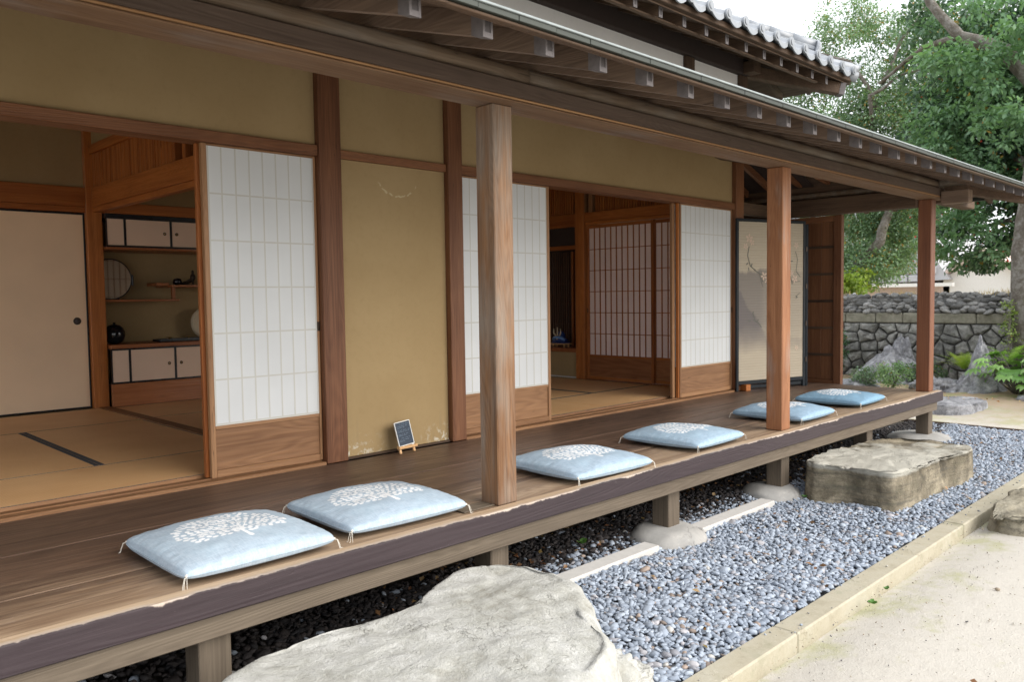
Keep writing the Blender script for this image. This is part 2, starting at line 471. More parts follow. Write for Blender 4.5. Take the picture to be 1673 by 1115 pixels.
def rock(name, cols, dirt, sc=1.0, moss=0.0, bumpd=0.02, lines=0.0, linerot=(0, 0, 0), vary=0.0, worn=None):
    n = NT(name)
    p = n.map(n.obj(), (sc, sc, sc))
    a = n.noise(p, 2.2, 6.0, 0.62, 0.4)
    b = n.noise(p, 9.0, 6.0, 0.65, 0.6)
    f = n.noise(p, 60.0, 5.0, 0.7)
    col = n.ramp(n.math('ADD', n.math('MULTIPLY', a, 0.6), n.math('MULTIPLY', b, 0.4)),
                 [(0.32, cols[0]), (0.47, cols[1]), (0.62, cols[2])])
    col = n.mix(n.math('MULTIPLY', n.mr(f, 0.35, 0.7), 0.25), col, cols[0])
    crack = n.math('ABSOLUTE', n.math('SUBTRACT', n.noise(n.map(n.obj(), (sc, sc * .8, sc * 1.6)), 2.6, 6.0, 0.62), 0.5))
    ck = n.math('MULTIPLY', n.mr(crack, 0.007, 0.0), n.mr(n.noise(p, 1.9, 3.0), 0.52, 0.60))
    col = n.mix(n.math('MULTIPLY', ck, 0.45), col, dirt)
    tone = n.mr(n.rand(), 0, 1, 1 - vary, 1 + vary)
    tn = n.t.nodes.new("ShaderNodeHueSaturation")
    n.put(tn.inputs['Color'], col)
    n.put(tn.inputs['Value'], tone)
    col = tn.outputs[0]
    pit = n.mr(n.noise(n.map(n.obj(), (sc, sc, sc * 3)), 14.0, 5.0, 0.7), 0.64, 0.76)
    col = n.mix(n.math('MULTIPLY', pit, 0.55), col, dirt)
    sp = n.mr(n.noise(n.obj(), 34.0, 5.0, 0.75), 0.60, 0.70)
    col = n.mix(n.math('MULTIPLY', n.math('MULTIPLY', sp, n.mr(a, 0.42, 0.55)), 0.5), col, tuple(min(1, c * 1.35) for c in cols[2]))
    gr = n.mr(n.noise(p, 4.0, 7.0, 0.8), 0.57, 0.68)
    col = n.mix(n.math('MULTIPLY', gr, 0.30), col, dirt)
    h = n.math('ADD', n.math('MULTIPLY', b, 0.6), n.math('MULTIPLY', f, 0.4))
    if lines:
        wv = n.noise(n.map(n.obj(), (2.0, 2.0, 26.0), rot=linerot), 1.0, 5.0, 0.65)
        col = n.mix(n.math('MULTIPLY', n.mr(wv, 0.5, 0.68), lines), col, dirt)
        h = n.math('MULTIPLY_ADD', wv, 1.2, h)
    if moss:
        mm = n.mr(n.noise(p, 5.0, 5.0, 0.7), 0.55, 0.68)
        col = n.mix(n.math('MULTIPLY', mm, moss), col, (0.12, 0.15, 0.07))
    if worn is not None:      # paler colour above a set height, edge broken by noise
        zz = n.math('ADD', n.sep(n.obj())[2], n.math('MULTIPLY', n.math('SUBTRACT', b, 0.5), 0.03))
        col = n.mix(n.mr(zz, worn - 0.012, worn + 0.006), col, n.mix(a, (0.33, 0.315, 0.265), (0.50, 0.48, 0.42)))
    h = n.math('SUBTRACT', h, n.math('MULTIPLY', ck, 0.8))
    return n.done(col, 0.88, n.bump(h, 0.6, bumpd), 0.2)


M['rock_pale'] = rock('pale_grey_green_boulder', ((0.28, 0.265, 0.22), (0.48, 0.475, 0.435), (0.62, 0.615, 0.585)), (0.13, 0.12, 0.10), 1.7, 0.05, 0.045)
M['rock_step'] = rock('brown_grey_layered_stone', ((0.13, 0.115, 0.085), (0.26, 0.23, 0.17), (0.44, 0.40, 0.31)), (0.07, 0.07, 0.065), 1.3, 0.12, 0.03, 0.45)
M['rock_step_top'] = rock('brown_grey_layered_stone_pale_top', ((0.06, 0.052, 0.04), (0.20, 0.17, 0.12), (0.42, 0.36, 0.26)), (0.06, 0.06, 0.055), 1.3, 0.12, 0.03, 0.5, worn=-0.232)
M['rock_found'] = rock('smooth_foundation_stone', ((0.26, 0.25, 0.24), (0.34, 0.33, 0.31), (0.42, 0.40, 0.37)), (0.2, 0.19, 0.18), 1.0, 0.0, 0.004)
M['rock_wall'] = rock('grey_wall_stone', ((0.09, 0.09, 0.085), (0.19, 0.188, 0.175), (0.34, 0.335, 0.31)), (0.05, 0.05, 0.045), 3.0, 0.3, 0.03, vary=0.35)
M['rock_cobble'] = rock('dark_round_cobble', ((0.09, 0.09, 0.09), (0.17, 0.17, 0.165), (0.30, 0.29, 0.28)), (0.05, 0.05, 0.05), 2.5, 0.0, 0.006, vary=0.55)
M['rock_block'] = rock('buff_cut_stone', ((0.13, 0.12, 0.09), (0.21, 0.20, 0.155), (0.30, 0.285, 0.23)), (0.13, 0.12, 0.08), 2.0, 0.3)
M['rock_garden'] = rock('weathered_garden_rock', ((0.10, 0.10, 0.105), (0.25, 0.25, 0.265), (0.50, 0.50, 0.52)), (0.06, 0.06, 0.06), 2.6, 0.10, 0.06)
M['kerb'] = rock('buff_kerb_stone', ((0.297, 0.264, 0.1925), (0.407, 0.3685, 0.2805), (0.43, 0.40, 0.32)), (0.25, 0.21, 0.14), 1.2, 0.25, 0.004)


def ground_mat():
    n = NT('sandy_courtyard_earth')
    x, y, z = n.sep(n.obj())
    a = n.noise(n.obj(), 0.9, 5.0, 0.6)
    b = n.noise(n.obj(), 7.0, 6.0, 0.7)
    f = n.noise(n.obj(), 130.0, 4.0, 0.7)
    sand = n.mix(n.math('ADD', n.math('MULTIPLY', b, 0.5), n.math('MULTIPLY', f, 0.5)), (0.44, 0.405, 0.35), (0.60, 0.57, 0.515))
    sand = n.mix(n.math('MULTIPLY', n.mr(b, 0.56, 0.72), 0.35), sand, (0.33, 0.285, 0.215))
    near = n.mr(y, -3.1, -2.62, 0.0, 0.16)
    mo = n.math('ADD', n.noise(n.obj(), 2.6, 6.0, 0.72), near)
    sand = n.mix(n.math('MULTIPLY', n.mr(mo, 0.60, 0.74), 0.55), sand, (0.36, 0.36, 0.16))
    dirt = n.mix(b, (0.22, 0.155, 0.10), (0.46, 0.36, 0.26))
    dirt = n.mix(n.mr(n.noise(n.obj(), 3.0, 6.0, 0.7), 0.48, 0.60, 0, 0.6), dirt, (0.24, 0.27, 0.11))
    g = n.mr(n.math('ADD', x, n.math('MULTIPLY', b, 1.5)), 10.2, 12.0)
    col = n.mix(g, sand, dirt)
    return n.done(col, 0.95, n.bump(n.math('ADD', f, n.math('MULTIPLY', b, 2.2)), 0.6, 0.008), 0.1)


M['ground'] = ground_mat()

n = NT('blue_grey_pebble')
ca = n.attr('tint').outputs['Color']
f = n.noise(n.obj(), 160.0, 4.0, 0.7)
M['pebble'] = n.done(n.mix(n.math('MULTIPLY', f, 0.35), ca, (0.10, 0.11, 0.13)), 0.7, n.bump(f, 0.2, 0.002), 0.25)


def leaf_mat(name, trans=0.35, rough=0.4, spec=0.5):
    n = NT(name)
    ca = n.attr('tint').outputs['Color']
    n.done(ca, rough, None, spec)
    tr = n.t.nodes.new("ShaderNodeBsdfTranslucent")
    n.put(tr.inputs[0], n.mix(1.0, ca, (1.4, 1.5, 0.7), 'MULTIPLY'))
    mx = n.t.nodes.new("ShaderNodeMixShader")
    mx.inputs[0].default_value = trans
    n.t.links.new(n.b.outputs[0], mx.inputs[1])
    n.t.links.new(tr.outputs[0], mx.inputs[2])
    n.t.links.new(mx.outputs[0], n.out.inputs[0])
    return n.m


M['leaf'] = leaf_mat('evergreen_leaf')
M['bark'] = rock('grey_bark', ((0.06, 0.05, 0.040), (0.125, 0.108, 0.09), (0.26, 0.25, 0.23)), (0.12, 0.11, 0.09), 3.0, 0.25, 0.01)
M['berry'] = plain('red_berry', (0.5, 0.07, 0.04), 0.4)
M['far_wall'] = plain('far_house_render', (0.62, 0.50, 0.44), 0.9)
M['far_white'] = plain('far_white_wall', (0.75, 0.74, 0.72), 0.9)
M['far_tile'] = plain('far_pale_roof_tile', (0.42, 0.42, 0.44), 0.7)
M['blossom'] = plain('pink_painted_petals', (0.55, 0.42, 0.33), 0.9)
M['ink'] = plain('grey_green_ink', (0.13, 0.13, 0.11), 0.9)


def screen_mat():
    n = NT('painted_reed_screen')
    x, y, z = n.sep(n.obj())
    reed = n.math('SINE', n.math('MULTIPLY', z, 2 * math.pi / 0.026))
    g = n.noise(n.map(n.obj(), (3, 3, 60)), 1.0, 4.0, 0.6)
    base = n.mix(g, (0.38, 0.325, 0.245), (0.47, 0.41, 0.32))
    ridge = n.math('MULTIPLY_ADD', n.noise(n.map(n.obj(), (4.5, 4.5, 0.0)), 1.0, 5.0, 0.5), 0.22, 1.06)
    m1 = n.mr(n.math('SUBTRACT', z, ridge), 0.015, -0.02)
    fade = n.mr(n.math('ADD', z, n.math('MULTIPLY', n.noise(n.obj(), 5.0, 3.0), 0.2)), 0.46, 0.75)
    side = n.mr(x, 0.62, 0.30)
    ridge2 = n.math('MULTIPLY_ADD', n.mr(x, 0.05, 0.42, 0.9, 0.45), 1.0, n.math('MULTIPLY', n.noise(n.obj(), 9.0, 4.0), 0.12))
    m2 = n.math('MULTIPLY', n.mr(n.math('SUBTRACT', z, ridge2), 0.02, -0.02), fade)
    col = n.mix(n.math('MULTIPLY', n.math('MULTIPLY', m1, fade), n.math('MULTIPLY_ADD', side, 0.5, 0.25)), base, (0.16, 0.145, 0.14))
    col = n.mix(n.math('MULTIPLY', m2, 0.55), col, (0.12, 0.11, 0.12))
    col = n.mix(n.mr(reed, 0.75, 0.98, 0, 0.22), col, (0.2, 0.16, 0.11))
    return n.done(col, 0.85, n.bump(reed, 0.2, 0.003), 0.1)


M['screen'] = screen_mat()


# ------------------------------------------------------------------ mesh helpers
class MB:
    def __init__(self):
        self.v, self.f = [], []

    def add(self, vs, fs):
        o = len(self.v)
        self.v += [tuple(p) for p in vs]
        self.f += [tuple(i + o for i in q) for q in fs]
        return self

    def box(self, x0, x1, y0, y1, z0, z1, c=0.0, mat=None):
        if c <= 0:
            vs = [(x, y, z) for z in (z0, z1) for y in (y0, y1) for x in (x0, x1)]
            fs = [(0, 2, 3, 1), (4, 5, 7, 6), (0, 1, 5, 4), (2, 6, 7, 3), (0, 4, 6, 2), (1, 3, 7, 5)]
        else:
            c = min(c, (x1 - x0) * .45, (y1 - y0) * .45, (z1 - z0) * .45)
            lo, hi = (x0, y0, z0), (x1, y1, z1)
            vs, idx = [], {}
            for sx in (0, 1):
                for sy in (0, 1):
                    for sz in (0, 1):
                        s = (sx, sy, sz)
                        for a in range(3):
                            p = [hi[k] if s[k] else lo[k] for k in range(3)]
                            for k in range(3):
                                if k != a:
                                    p[k] += -c if s[k] else c
                            idx[(s, a)] = len(vs)
                            vs.append(tuple(p))
            fs = []

            def S(a, sa, b, sb, cc, sc):
                t = [0, 0, 0]
                t[a], t[b], t[cc] = sa, sb, sc
                return tuple(t)
            for a in range(3):
                b, d = (a + 1) % 3, (a + 2) % 3
                for sa in (0, 1):
                    q = [idx[(S(a, sa, b, i, d, j), a)] for i, j in ((0, 0), (1, 0), (1, 1), (0, 1))]
                    fs.append(tuple(q if sa else q[::-1]))
                for sa in (0, 1):
                    for sb in (0, 1):
                        q = [idx[(S(a, sa, b, sb, d, 0), a)], idx[(S(a, sa, b, sb, d, 0), b)],
                             idx[(S(a, sa, b, sb, d, 1), b)], idx[(S(a, sa, b, sb, d, 1), a)]]
                        fs.append(tuple(q if sa == sb else q[::-1]))
            for sx in (0, 1):
                for sy in (0, 1):
                    for sz in (0, 1):
                        q = [idx[((sx, sy, sz), a)] for a in range(3)]
                        fs.append(tuple(q if (sx + sy + sz) % 2 else q[::-1]))
        if mat is not None:
            vs = [tuple(mat @ Vector(p)) for p in vs]
        return self.add(vs, fs)

    def tube(self, pts, rads, n=8, caps=True):
        base = len(self.v)
        pts = [Vector(p) for p in pts]
        t0 = (pts[1] - pts[0]).normalized()
        u = t0.orthogonal().normalized()
        for i, p in enumerate(pts):
            a, b = pts[max(0, i - 1)], pts[min(len(pts) - 1, i + 1)]
            t = (b - a).normalized()
            u = (u - t * u.dot(t)).normalized()
            w = t.cross(u)
            for k in range(n):
                an = 2 * math.pi * k / n
                self.v.append(tuple(p + (u * math.cos(an) + w * math.sin(an)) * rads[i]))
        for i in range(len(pts) - 1):
            for k in range(n):
                a, b = base + i * n + k, base + i * n + (k + 1) % n
                self.f.append((a, b, b + n, a + n))
        if caps:
            self.f.append(tuple(base + k for k in range(n))[::-1])
            self.f.append(tuple(base + (len(pts) - 1) * n + k for k in range(n)))
        return self

    def lathe(self, prof, n=24, origin=(0, 0, 0), rot=None):
        base = len(self.v)
        R = rot or Matrix.Identity(3)
        for r, z in prof:
            for k in range(n):
                an = 2 * math.pi * k / n
                self.v.append(tuple(R @ Vector((r * math.cos(an), r * math.sin(an), z)) + Vector(origin)))
        for i in range(len(prof) - 1):
            for k in range(n):
                a, b = base + i * n + k, base + i * n + (k + 1) % n
                self.f.append((a, b, b + n, a + n))
        self.f.append(tuple(base + k for k in range(n))[::-1])
        self.f.append(tuple(base + (len(prof) - 1) * n + k for k in range(n)))
        return self

    def prism(self, poly, axis, a0, a1):
        """poly: 2-D points in the two other axes (in order), extruded along axis"""
        def P(q, t):
            r = list(q)
            r.insert(axis, t)
            return tuple(r)
        k = len(poly)
        vs = [P(q, a0) for q in poly] + [P(q, a1) for q in poly]
        fs = [tuple(range(k))[::-1], tuple(range(k, 2 * k))] + [(i, (i + 1) % k, (i + 1) % k + k, i + k) for i in range(k)]
        return self.add(vs, fs)

    def mesh(self, name, mat, smooth=False, fix=True):
        me = bpy.data.meshes.new(name)
        me.from_pydata(self.v, [], self.f)
        if fix:
            bm = bmesh.new()
            bm.from_mesh(me)
            bmesh.ops.recalc_face_normals(bm, faces=bm.faces)
            bm.to_mesh(me)
            bm.free()
        if smooth:
            me.polygons.foreach_set('use_smooth', [True] * len(me.polygons))
        if mat is not None:
            me.materials.append(mat)
        return me


def link(name, me, parent=None, **props):
    o = bpy.data.objects.new(name, me)
    COL.objects.link(o)
    if parent is not None:
        o.parent = parent
        o.matrix_parent_inverse = parent_world(parent).inverted()
    for k, v in props.items():
        o[k] = v
    return o


_PW = {}


def parent_world(o):
    return _PW.get(o.name, Matrix.Identity(4))


def thing(name, label, cat, loc=(0, 0, 0), rotz=0.0, group=None):
    o = bpy.data.objects.new(name, None)
    COL.objects.link(o)
    o.empty_display_size = 0.1
    o.location = loc
    o.rotation_euler = (0, 0, rotz)
    _PW[o.name] = Matrix.Translation(loc) @ Matrix.Rotation(rotz, 4, 'Z')
    o['label'] = label
    o['category'] = cat
    if group:
        o['group'] = group
    return o


def part(name, mb, mat, parent, smooth=False, **props):
    """mesh given in world coordinates"""
    return link(name, mb.mesh(name, mat, smooth), parent, **props)


def lpart(name, mb, mat, parent, smooth=False, **props):
    """mesh given in the thing's own coordinates"""
    o = bpy.data.objects.new(name, mb.mesh(name, mat, smooth))
    COL.objects.link(o)
    o.parent = parent
    for k, v in props.items():
        o[k] = v
    return o


def bx(name, dims, mat, parent, c=0.003, **props):
    return part(name, MB().box(*dims, c=c), mat, parent, **props)


# ------------------------------------------------------------------ ground
def ground():
    xs = sorted(set(list(np.linspace(-60, -4, 8)) + list(np.linspace(-4, 16, 81)) + list(np.linspace(16, 120, 14))))
    ys = sorted(set(list(np.linspace(-90, -8, 8)) + list(np.linspace(-8, 6, 57)) + list(np.linspace(6, 120, 12))))
    vs, fs = [], []
    for y in ys:
        for x in xs:
            if y > -2.52 and x < 9.2:
                z = -0.56
            else:
                z = -0.489 + 0.009 * mnoise.noise(Vector((x * .8, y * .8, 0)))
                t = min(1, max(0, (x - 9.5) / 2.8))
                z += 0.13 * t * t * (3 - 2 * t) + (0.03 * mnoise.noise(Vector((x * 2, y * 2, 3))) * t)
                if x > 9.15 and y > -2.52:
                    z += 0.035 * min(1, max(0, (9.6 - x) / .4)) if x < 9.6 else 0
            vs.append((x, y, z))
    w = len(xs)
    for j in range(len(ys) - 1):
        for i in range(w - 1):
            a = j * w + i
            fs.append((a, a + 1, a + 1 + w, a + w))
    mb = MB().add(vs, fs)
    return link('ground', mb.mesh('ground', M['ground'], True), kind='structure')


ground()
link('gravel_bed', MB().add([(-6, -2.50, -0.475), (9.2, -2.50, -0.475), (9.2, -1.4, -0.475), (-6, -1.4, -0.475)], [(0, 1, 2, 3)])
     .mesh('gravel_bed', M['grey_fines'], fix=False), kind='structure')
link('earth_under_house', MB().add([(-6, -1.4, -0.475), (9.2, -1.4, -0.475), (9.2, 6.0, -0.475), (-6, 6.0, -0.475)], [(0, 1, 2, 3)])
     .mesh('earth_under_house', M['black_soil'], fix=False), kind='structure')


def ico(sub):
    bm = bmesh.new()
    bmesh.ops.create_icosphere(bm, subdivisions=sub, radius=1.0)
    v = np.array([p.co[:] for p in bm.verts])
    f = np.array([[q.index for q in t.verts] for t in bm.faces])
    bm.free()
    return v, f


def rand_rot(k, tilt=0.5):
    a = RNG.uniform(0, 2 * np.pi, k)
    b = RNG.normal(0, tilt, k)
    c = RNG.normal(0, tilt, k)
    ca, sa, cb, sb, cc, sc = np.cos(a), np.sin(a), np.cos(b), np.sin(b), np.cos(c), np.sin(c)
    Rz = np.zeros((k, 3, 3)); Rz[:, 0, 0] = ca; Rz[:, 0, 1] = -sa; Rz[:, 1, 0] = sa; Rz[:, 1, 1] = ca; Rz[:, 2, 2] = 1
    Rx = np.zeros((k, 3, 3)); Rx[:, 0, 0] = 1; Rx[:, 1, 1] = cb; Rx[:, 1, 2] = -sb; Rx[:, 2, 1] = sb; Rx[:, 2, 2] = cb
    Ry = np.zeros((k, 3, 3)); Ry[:, 1, 1] = 1; Ry[:, 0, 0] = cc; Ry[:, 0, 2] = sc; Ry[:, 2, 0] = -sc; Ry[:, 2, 2] = cc
    return Rx @ Ry @ Rz


def np_mesh(name, V, F, mat, tint=None, smooth=True):
    me = bpy.data.meshes.new(name)
    nv, nf, k = len(V), len(F), F.shape[1]
    me.vertices.add(nv)
    me.vertices.foreach_set('co', np.ascontiguousarray(V, dtype=np.float32).ravel())
    me.loops.add(nf * k)
    me.loops.foreach_set('vertex_index', np.ascontiguousarray(F, dtype=np.int32).ravel())
    me.polygons.add(nf)
    me.polygons.foreach_set('loop_start', np.arange(0, nf * k, k, dtype=np.int32))
    me.polygons.foreach_set('loop_total', np.full(nf, k, dtype=np.int32))
    me.polygons.foreach_set('use_smooth', np.full(nf, smooth))
    me.update(calc_edges=True)
    if tint is not None:
        at = me.color_attributes.new('tint', 'FLOAT_COLOR', 'POINT')
        at.data.foreach_set('color', np.ascontiguousarray(tint, dtype=np.float32).ravel())
    me.materials.append(mat)
    return me


def pebbles(name, x0, x1, y0, y1, step, size, sub, zbase, dark=False):
    iv, jf = ico(sub)
    gx, gy = np.meshgrid(np.arange(x0, x1, step), np.arange(y0, y1, step))
    P = np.stack([gx.ravel(), gy.ravel()], 1)
    P[:, 0] += (np.floor((P[:, 1] - y0) / step) % 2) * step * .5
    P += RNG.uniform(-.5, .5, P.shape) * step * 1.0
    P = P[(P[:, 0] < x1) & (P[:, 1] > y0) & (P[:, 1] < y1 + .01)]
    if not dark:      # denser layer thins out under the deck where leaf litter lies
        pass
    k = len(P)
    z = zbase + RNG.uniform(-.006, .009, k) + 0.008 * np.sin(P[:, 0] * 5 + P[:, 1] * 9)
    lump = RNG.normal(0, .10, (k, len(iv), 1))
    s = RNG.lognormal(0, .28, (k, 1)) * size
    S = np.concatenate([s * RNG.uniform(.8, 1.25, (k, 1)), s * RNG.uniform(.55, .85, (k, 1)), s * RNG.uniform(.32, .55, (k, 1))], 1)
    L = iv[None] * (1 + lump) * S[:, None, :]
    V = np.einsum('kij,kvj->kvi', rand_rot(k, .32), L)
    V[:, :, 0] += P[:, 0, None]
    V[:, :, 1] += P[:, 1, None]
    V[:, :, 2] += z[:, None]
    V = V.reshape(-1, 3)
    F = (jf[None] + (np.arange(k) * len(iv))[:, None, None]).reshape(-1, 3)
    t = RNG.uniform(0, 1, (k, 1))
    c = np.array([[.25, .29, .355]]) * (1 - t) + np.array([[.47, .525, .60]]) * t
    u = RNG.uniform(0, 1, k)
    c[u < .12] = c[u < .12] * np.array([1.1, .95, .85])
    c[u < .03] = np.array([.40, .31, .25]) * RNG.uniform(.6, 1.1, ((u < .03).sum(), 1))
    c[u > .992] = np.array([.56, .54, .50])
    deep = np.clip((P[:, 1] + 1.45 + .25 * np.clip((2.6 - P[:, 0]) / .5, 0, 1)) / .30, 0, 1)[:, None]         # soil and litter under the deck, with its shade painted into the tint
    soil_shade = (RNG.uniform(0, 1, (k, 1)) < .97 * deep)
    c = np.where(soil_shade, np.array([[.024, .017, .013]]) * RNG.uniform(.4, 1.8, (k, 1)), c)
    tint = np.repeat(np.concatenate([c, np.ones((k, 1))], 1), len(iv), 0)
    return link(name, np_mesh(name, V, F, M['pebble'], tint), kind='stuff')


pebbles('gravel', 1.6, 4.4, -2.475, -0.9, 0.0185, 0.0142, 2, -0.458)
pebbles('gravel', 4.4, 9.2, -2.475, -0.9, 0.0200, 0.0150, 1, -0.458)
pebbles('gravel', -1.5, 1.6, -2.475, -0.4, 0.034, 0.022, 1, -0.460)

# kerb stones along the gravel and across its far end
kerb = thing('kerb', 'long buff stone kerb between blue gravel and sand', 'kerb', (3, -2.53, -0.5))
xk = [-2.0, 0.9, 3.1, 5.25, 7.3, 9.32]
for i in range(5):
    part('kerb_stone', MB().box(xk[i] + .002, xk[i + 1] - .002, -2.60, -2.485, -0.60, -0.448 + .002 * (i % 2), c=.007), M['kerb'], kerb)
kerb2 = thing('edging_strip', 'thin dark edging strip at far end of the gravel', 'edging', (9.25, -1, -0.5))
part('edging_board', MB().box(9.215, 9.25, -2.48, 1.5, -0.58, -0.443, c=.004), M['dark_y'], kerb2)


# ------------------------------------------------------------------ rocks
def blob_rock(name, loc, rad, mat, seed, label, cat='rock', sub=5, amp=.22, freq=1.6, flat_top=None, rotz=0.0,
              ridge=0.0, taper=0.0, squareness=1.0, group=None, fine=0.02, lean=(0, 0)):
    bm = bmesh.new()
    bmesh.ops.create_icosphere(bm, subdivisions=sub, radius=1.0)
    for v in bm.verts:
        p = v.co.copy()
        if squareness != 1.0:
            p = Vector([math.copysign(abs(q) ** squareness, q) for q in p])
            if squareness < 1:
                p *= 1.0 / max(1.0, max(abs(p.x), abs(p.y), abs(p.z)))
        d = 1 + amp * mnoise.fractal(p * freq + Vector((seed, seed * 2.3, 0)), 1.0, 2.0, 4)
        d += ridge * (0.5 - abs(mnoise.noise(p * freq * 2 + Vector((0, seed, seed)))))
        d += fine * mnoise.fractal(p * 9 + Vector((seed, 0, 0)), 1.0, 2.0, 3)
        q = Vector((p.x * rad[0], p.y * rad[1], p.z * rad[2])) * d
        if taper:
            k = 1 - taper * min(1, max(0, (q.z / rad[2] + .3) / 1.3))
            q.x *= k
            q.y *= k
        q.x += lean[0] * q.z
        q.y += lean[1] * q.z
        if flat_top is not None and q.z > flat_top:
            q.z = flat_top + (q.z - flat_top) * .12
        v.co = q
    me = bpy.data.meshes.new(name)
    bm.to_mesh(me)
    bm.free()
    me.polygons.foreach_set('use_smooth', [True] * len(me.polygons))
    me.materials.append(mat)
    o = link(name, me)
    o.location = loc
    o.rotation_euler = (0, 0, rotz)
    if label:
        o['label'] = label
        o['category'] = cat
    if group:
        o['group'] = group
    return o


def slab_rock(name, outline, ztop, zbot, mat, label, seed, round_=0.07, flare=1.06, amp=.03, nth=160, tilt=(0, 0), cat='stepping stone',
              strata=0.0):
    """stone from a plan outline: flat worn top, rounded shoulder, rough sides"""
    O = np.array(outline, float)
    c = O.mean(0)
    seg = np.roll(O, -1, 0) - O
    # Catmull-Rom resample
    pts = []
    n = len(O)
    for i in range(n):
        p0, p1, p2, p3 = O[i - 1], O[i], O[(i + 1) % n], O[(i + 2) % n]
        for t in np.linspace(0, 1, 24, endpoint=False):
            pts.append(.5 * ((2 * p1) + (-p0 + p2) * t + (2 * p0 - 5 * p1 + 4 * p2 - p3) * t * t + (-p0 + 3 * p1 - 3 * p2 + p3) * t ** 3))
    pts = np.array(pts)
    L = np.r_[0, np.cumsum(np.linalg.norm(np.diff(np.r_[pts, pts[:1]], axis=0), axis=1))]
    s = np.linspace(0, L[-1], nth, endpoint=False)
    px = np.interp(s, L, np.r_[pts[:, 0], pts[0, 0]])
    py = np.interp(s, L, np.r_[pts[:, 1], pts[0, 1]])
    rings = []
    H = ztop - zbot
    for t in np.linspace(0.03, 1, 26):
        rings.append((t * (1 - round_ * 0.0), ztop, 0))
    prof = []
    for t in np.linspace(0.04, 1.0, 30):
        prof.append((t, 0.0))
    inner = []
    vs = []
    R = []
    for t in np.linspace(0.04, 1.0, 28):
        R.append((t, 0.0, 1))
    for a in np.linspace(0, math.pi / 2, 8)[1:]:
        R.append((1 + 0.0 + math.sin(a) * .0, -(1 - math.cos(a)), 2 + math.sin(a)))
    for t in np.linspace(0, 1, 22)[1:]:
        R.append((1.0, t, 4))
    for k, (t, d, kind) in enumerate(R):
        for i in range(nth):
            dirx, diry = px[i] - c[0], py[i] - c[1]
            dl = math.hypot(dirx, diry)
            ux, uy = dirx / dl, diry / dl
            if kind == 1:
                rad = t * (dl - round_)
                z = ztop
            elif kind < 4:
                rad = dl - round_ + round_ * (kind - 2)
                z = ztop + d * round_
            else:
                rad = dl * (1 + (flare - 1) * t)
                z = ztop - round_ - t * (H - round_)
            x, y = c[0] + ux * rad, c[1] + uy * rad
            P = Vector((x * 2.2 + seed, y * 2.2, z * 2.2))
            edge = min(1.0, rad / dl)
            dn = mnoise.fractal(P, 1.0, 2.0, 5) * amp
            dn += -abs(mnoise.noise(P * 1.7)) * amp * 1.0 * edge ** 3
            led = math.tanh((mnoise.noise(Vector((x * 3.1 + seed, y * 5.3, z * 4))) - .08) * 22) + .7 * math.tanh((mnoise.noise(Vector((x * 7.3, y * 9.1 + seed, z * 9))) - .15) * 18)
            dn += amp * .16 * led
            if kind == 1:
                z += amp * .05 * led
            if strata and kind >= 3:
                dn += strata * math.copysign(abs(math.sin(z * 60 + 3 * mnoise.noise(P))) ** .5, math.sin(z * 60 + 3 * mnoise.noise(P)))
            if kind == 1:
                z += dn * .45 * (.35 + edge) + mnoise.fractal(P * 5, 1, 2, 3) * .0035
            else:
                x += ux * dn * 1.2
                y += uy * dn * 1.2
                z += dn * .3
            z += (x - c[0]) * tilt[0] + (y - c[1]) * tilt[1]
            vs.append((x, y, z))
    fs = []
    for k in range(len(R) - 1):
        for i in range(nth):
            a, b = k * nth + i, k * nth + (i + 1) % nth
            fs.append((a, b, b + nth, a + nth))
    fs.append(tuple(range(nth)))
    o = link(name, MB().add(vs, fs).mesh(name, mat, True))
    o['label'] = label
    o['category'] = cat
    return o


slab_rock('stepping_stone', [(0.85, -1.95), (1.08, -1.72), (1.40, -1.66), (1.72, -1.645), (1.97, -1.585), (2.28, -1.54), (2.44, -1.66), (2.47, -1.86), (2.38, -2.10),
                             (2.24, -2.26), (2.06, -2.52), (1.6, -2.62), (1.0, -2.45)],
          -0.185, -0.52, M['rock_pale'], 'huge pale boulder in front of the veranda, flat worn top', 3.1, 0.085, 1.08, .03, 240,
          tilt=(0.0, 0.02))
blob_rock('rock', (2.12, -2.34, -0.46), (0.21, 0.16, 0.15), M['rock_pale'], 5.5, 'small pale knob of rock beside the right end of the huge boulder', 'rock',
          5, .3, 1.8, ridge=.25)
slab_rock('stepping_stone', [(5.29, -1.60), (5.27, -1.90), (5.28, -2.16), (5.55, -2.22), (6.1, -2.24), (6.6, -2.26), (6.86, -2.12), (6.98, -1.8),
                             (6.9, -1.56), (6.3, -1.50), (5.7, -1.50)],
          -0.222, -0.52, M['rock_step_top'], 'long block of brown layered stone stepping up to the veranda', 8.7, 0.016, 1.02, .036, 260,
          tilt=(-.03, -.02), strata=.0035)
slab_rock('rock', [(5.34, -2.74), (5.38, -2.90), (5.62, -3.06), (6.0, -3.2), (6.6, -3.1), (6.7, -2.8), (6.2, -2.68), (5.6, -2.67)], -0.37, -0.55, M['rock_step'],
          'dark flat stone lying on the sand beyond the kerb at right edge', 1.7, 0.02, 1.12, .05, 160, cat='rock')
F1 = 'rounded foundation stone under '
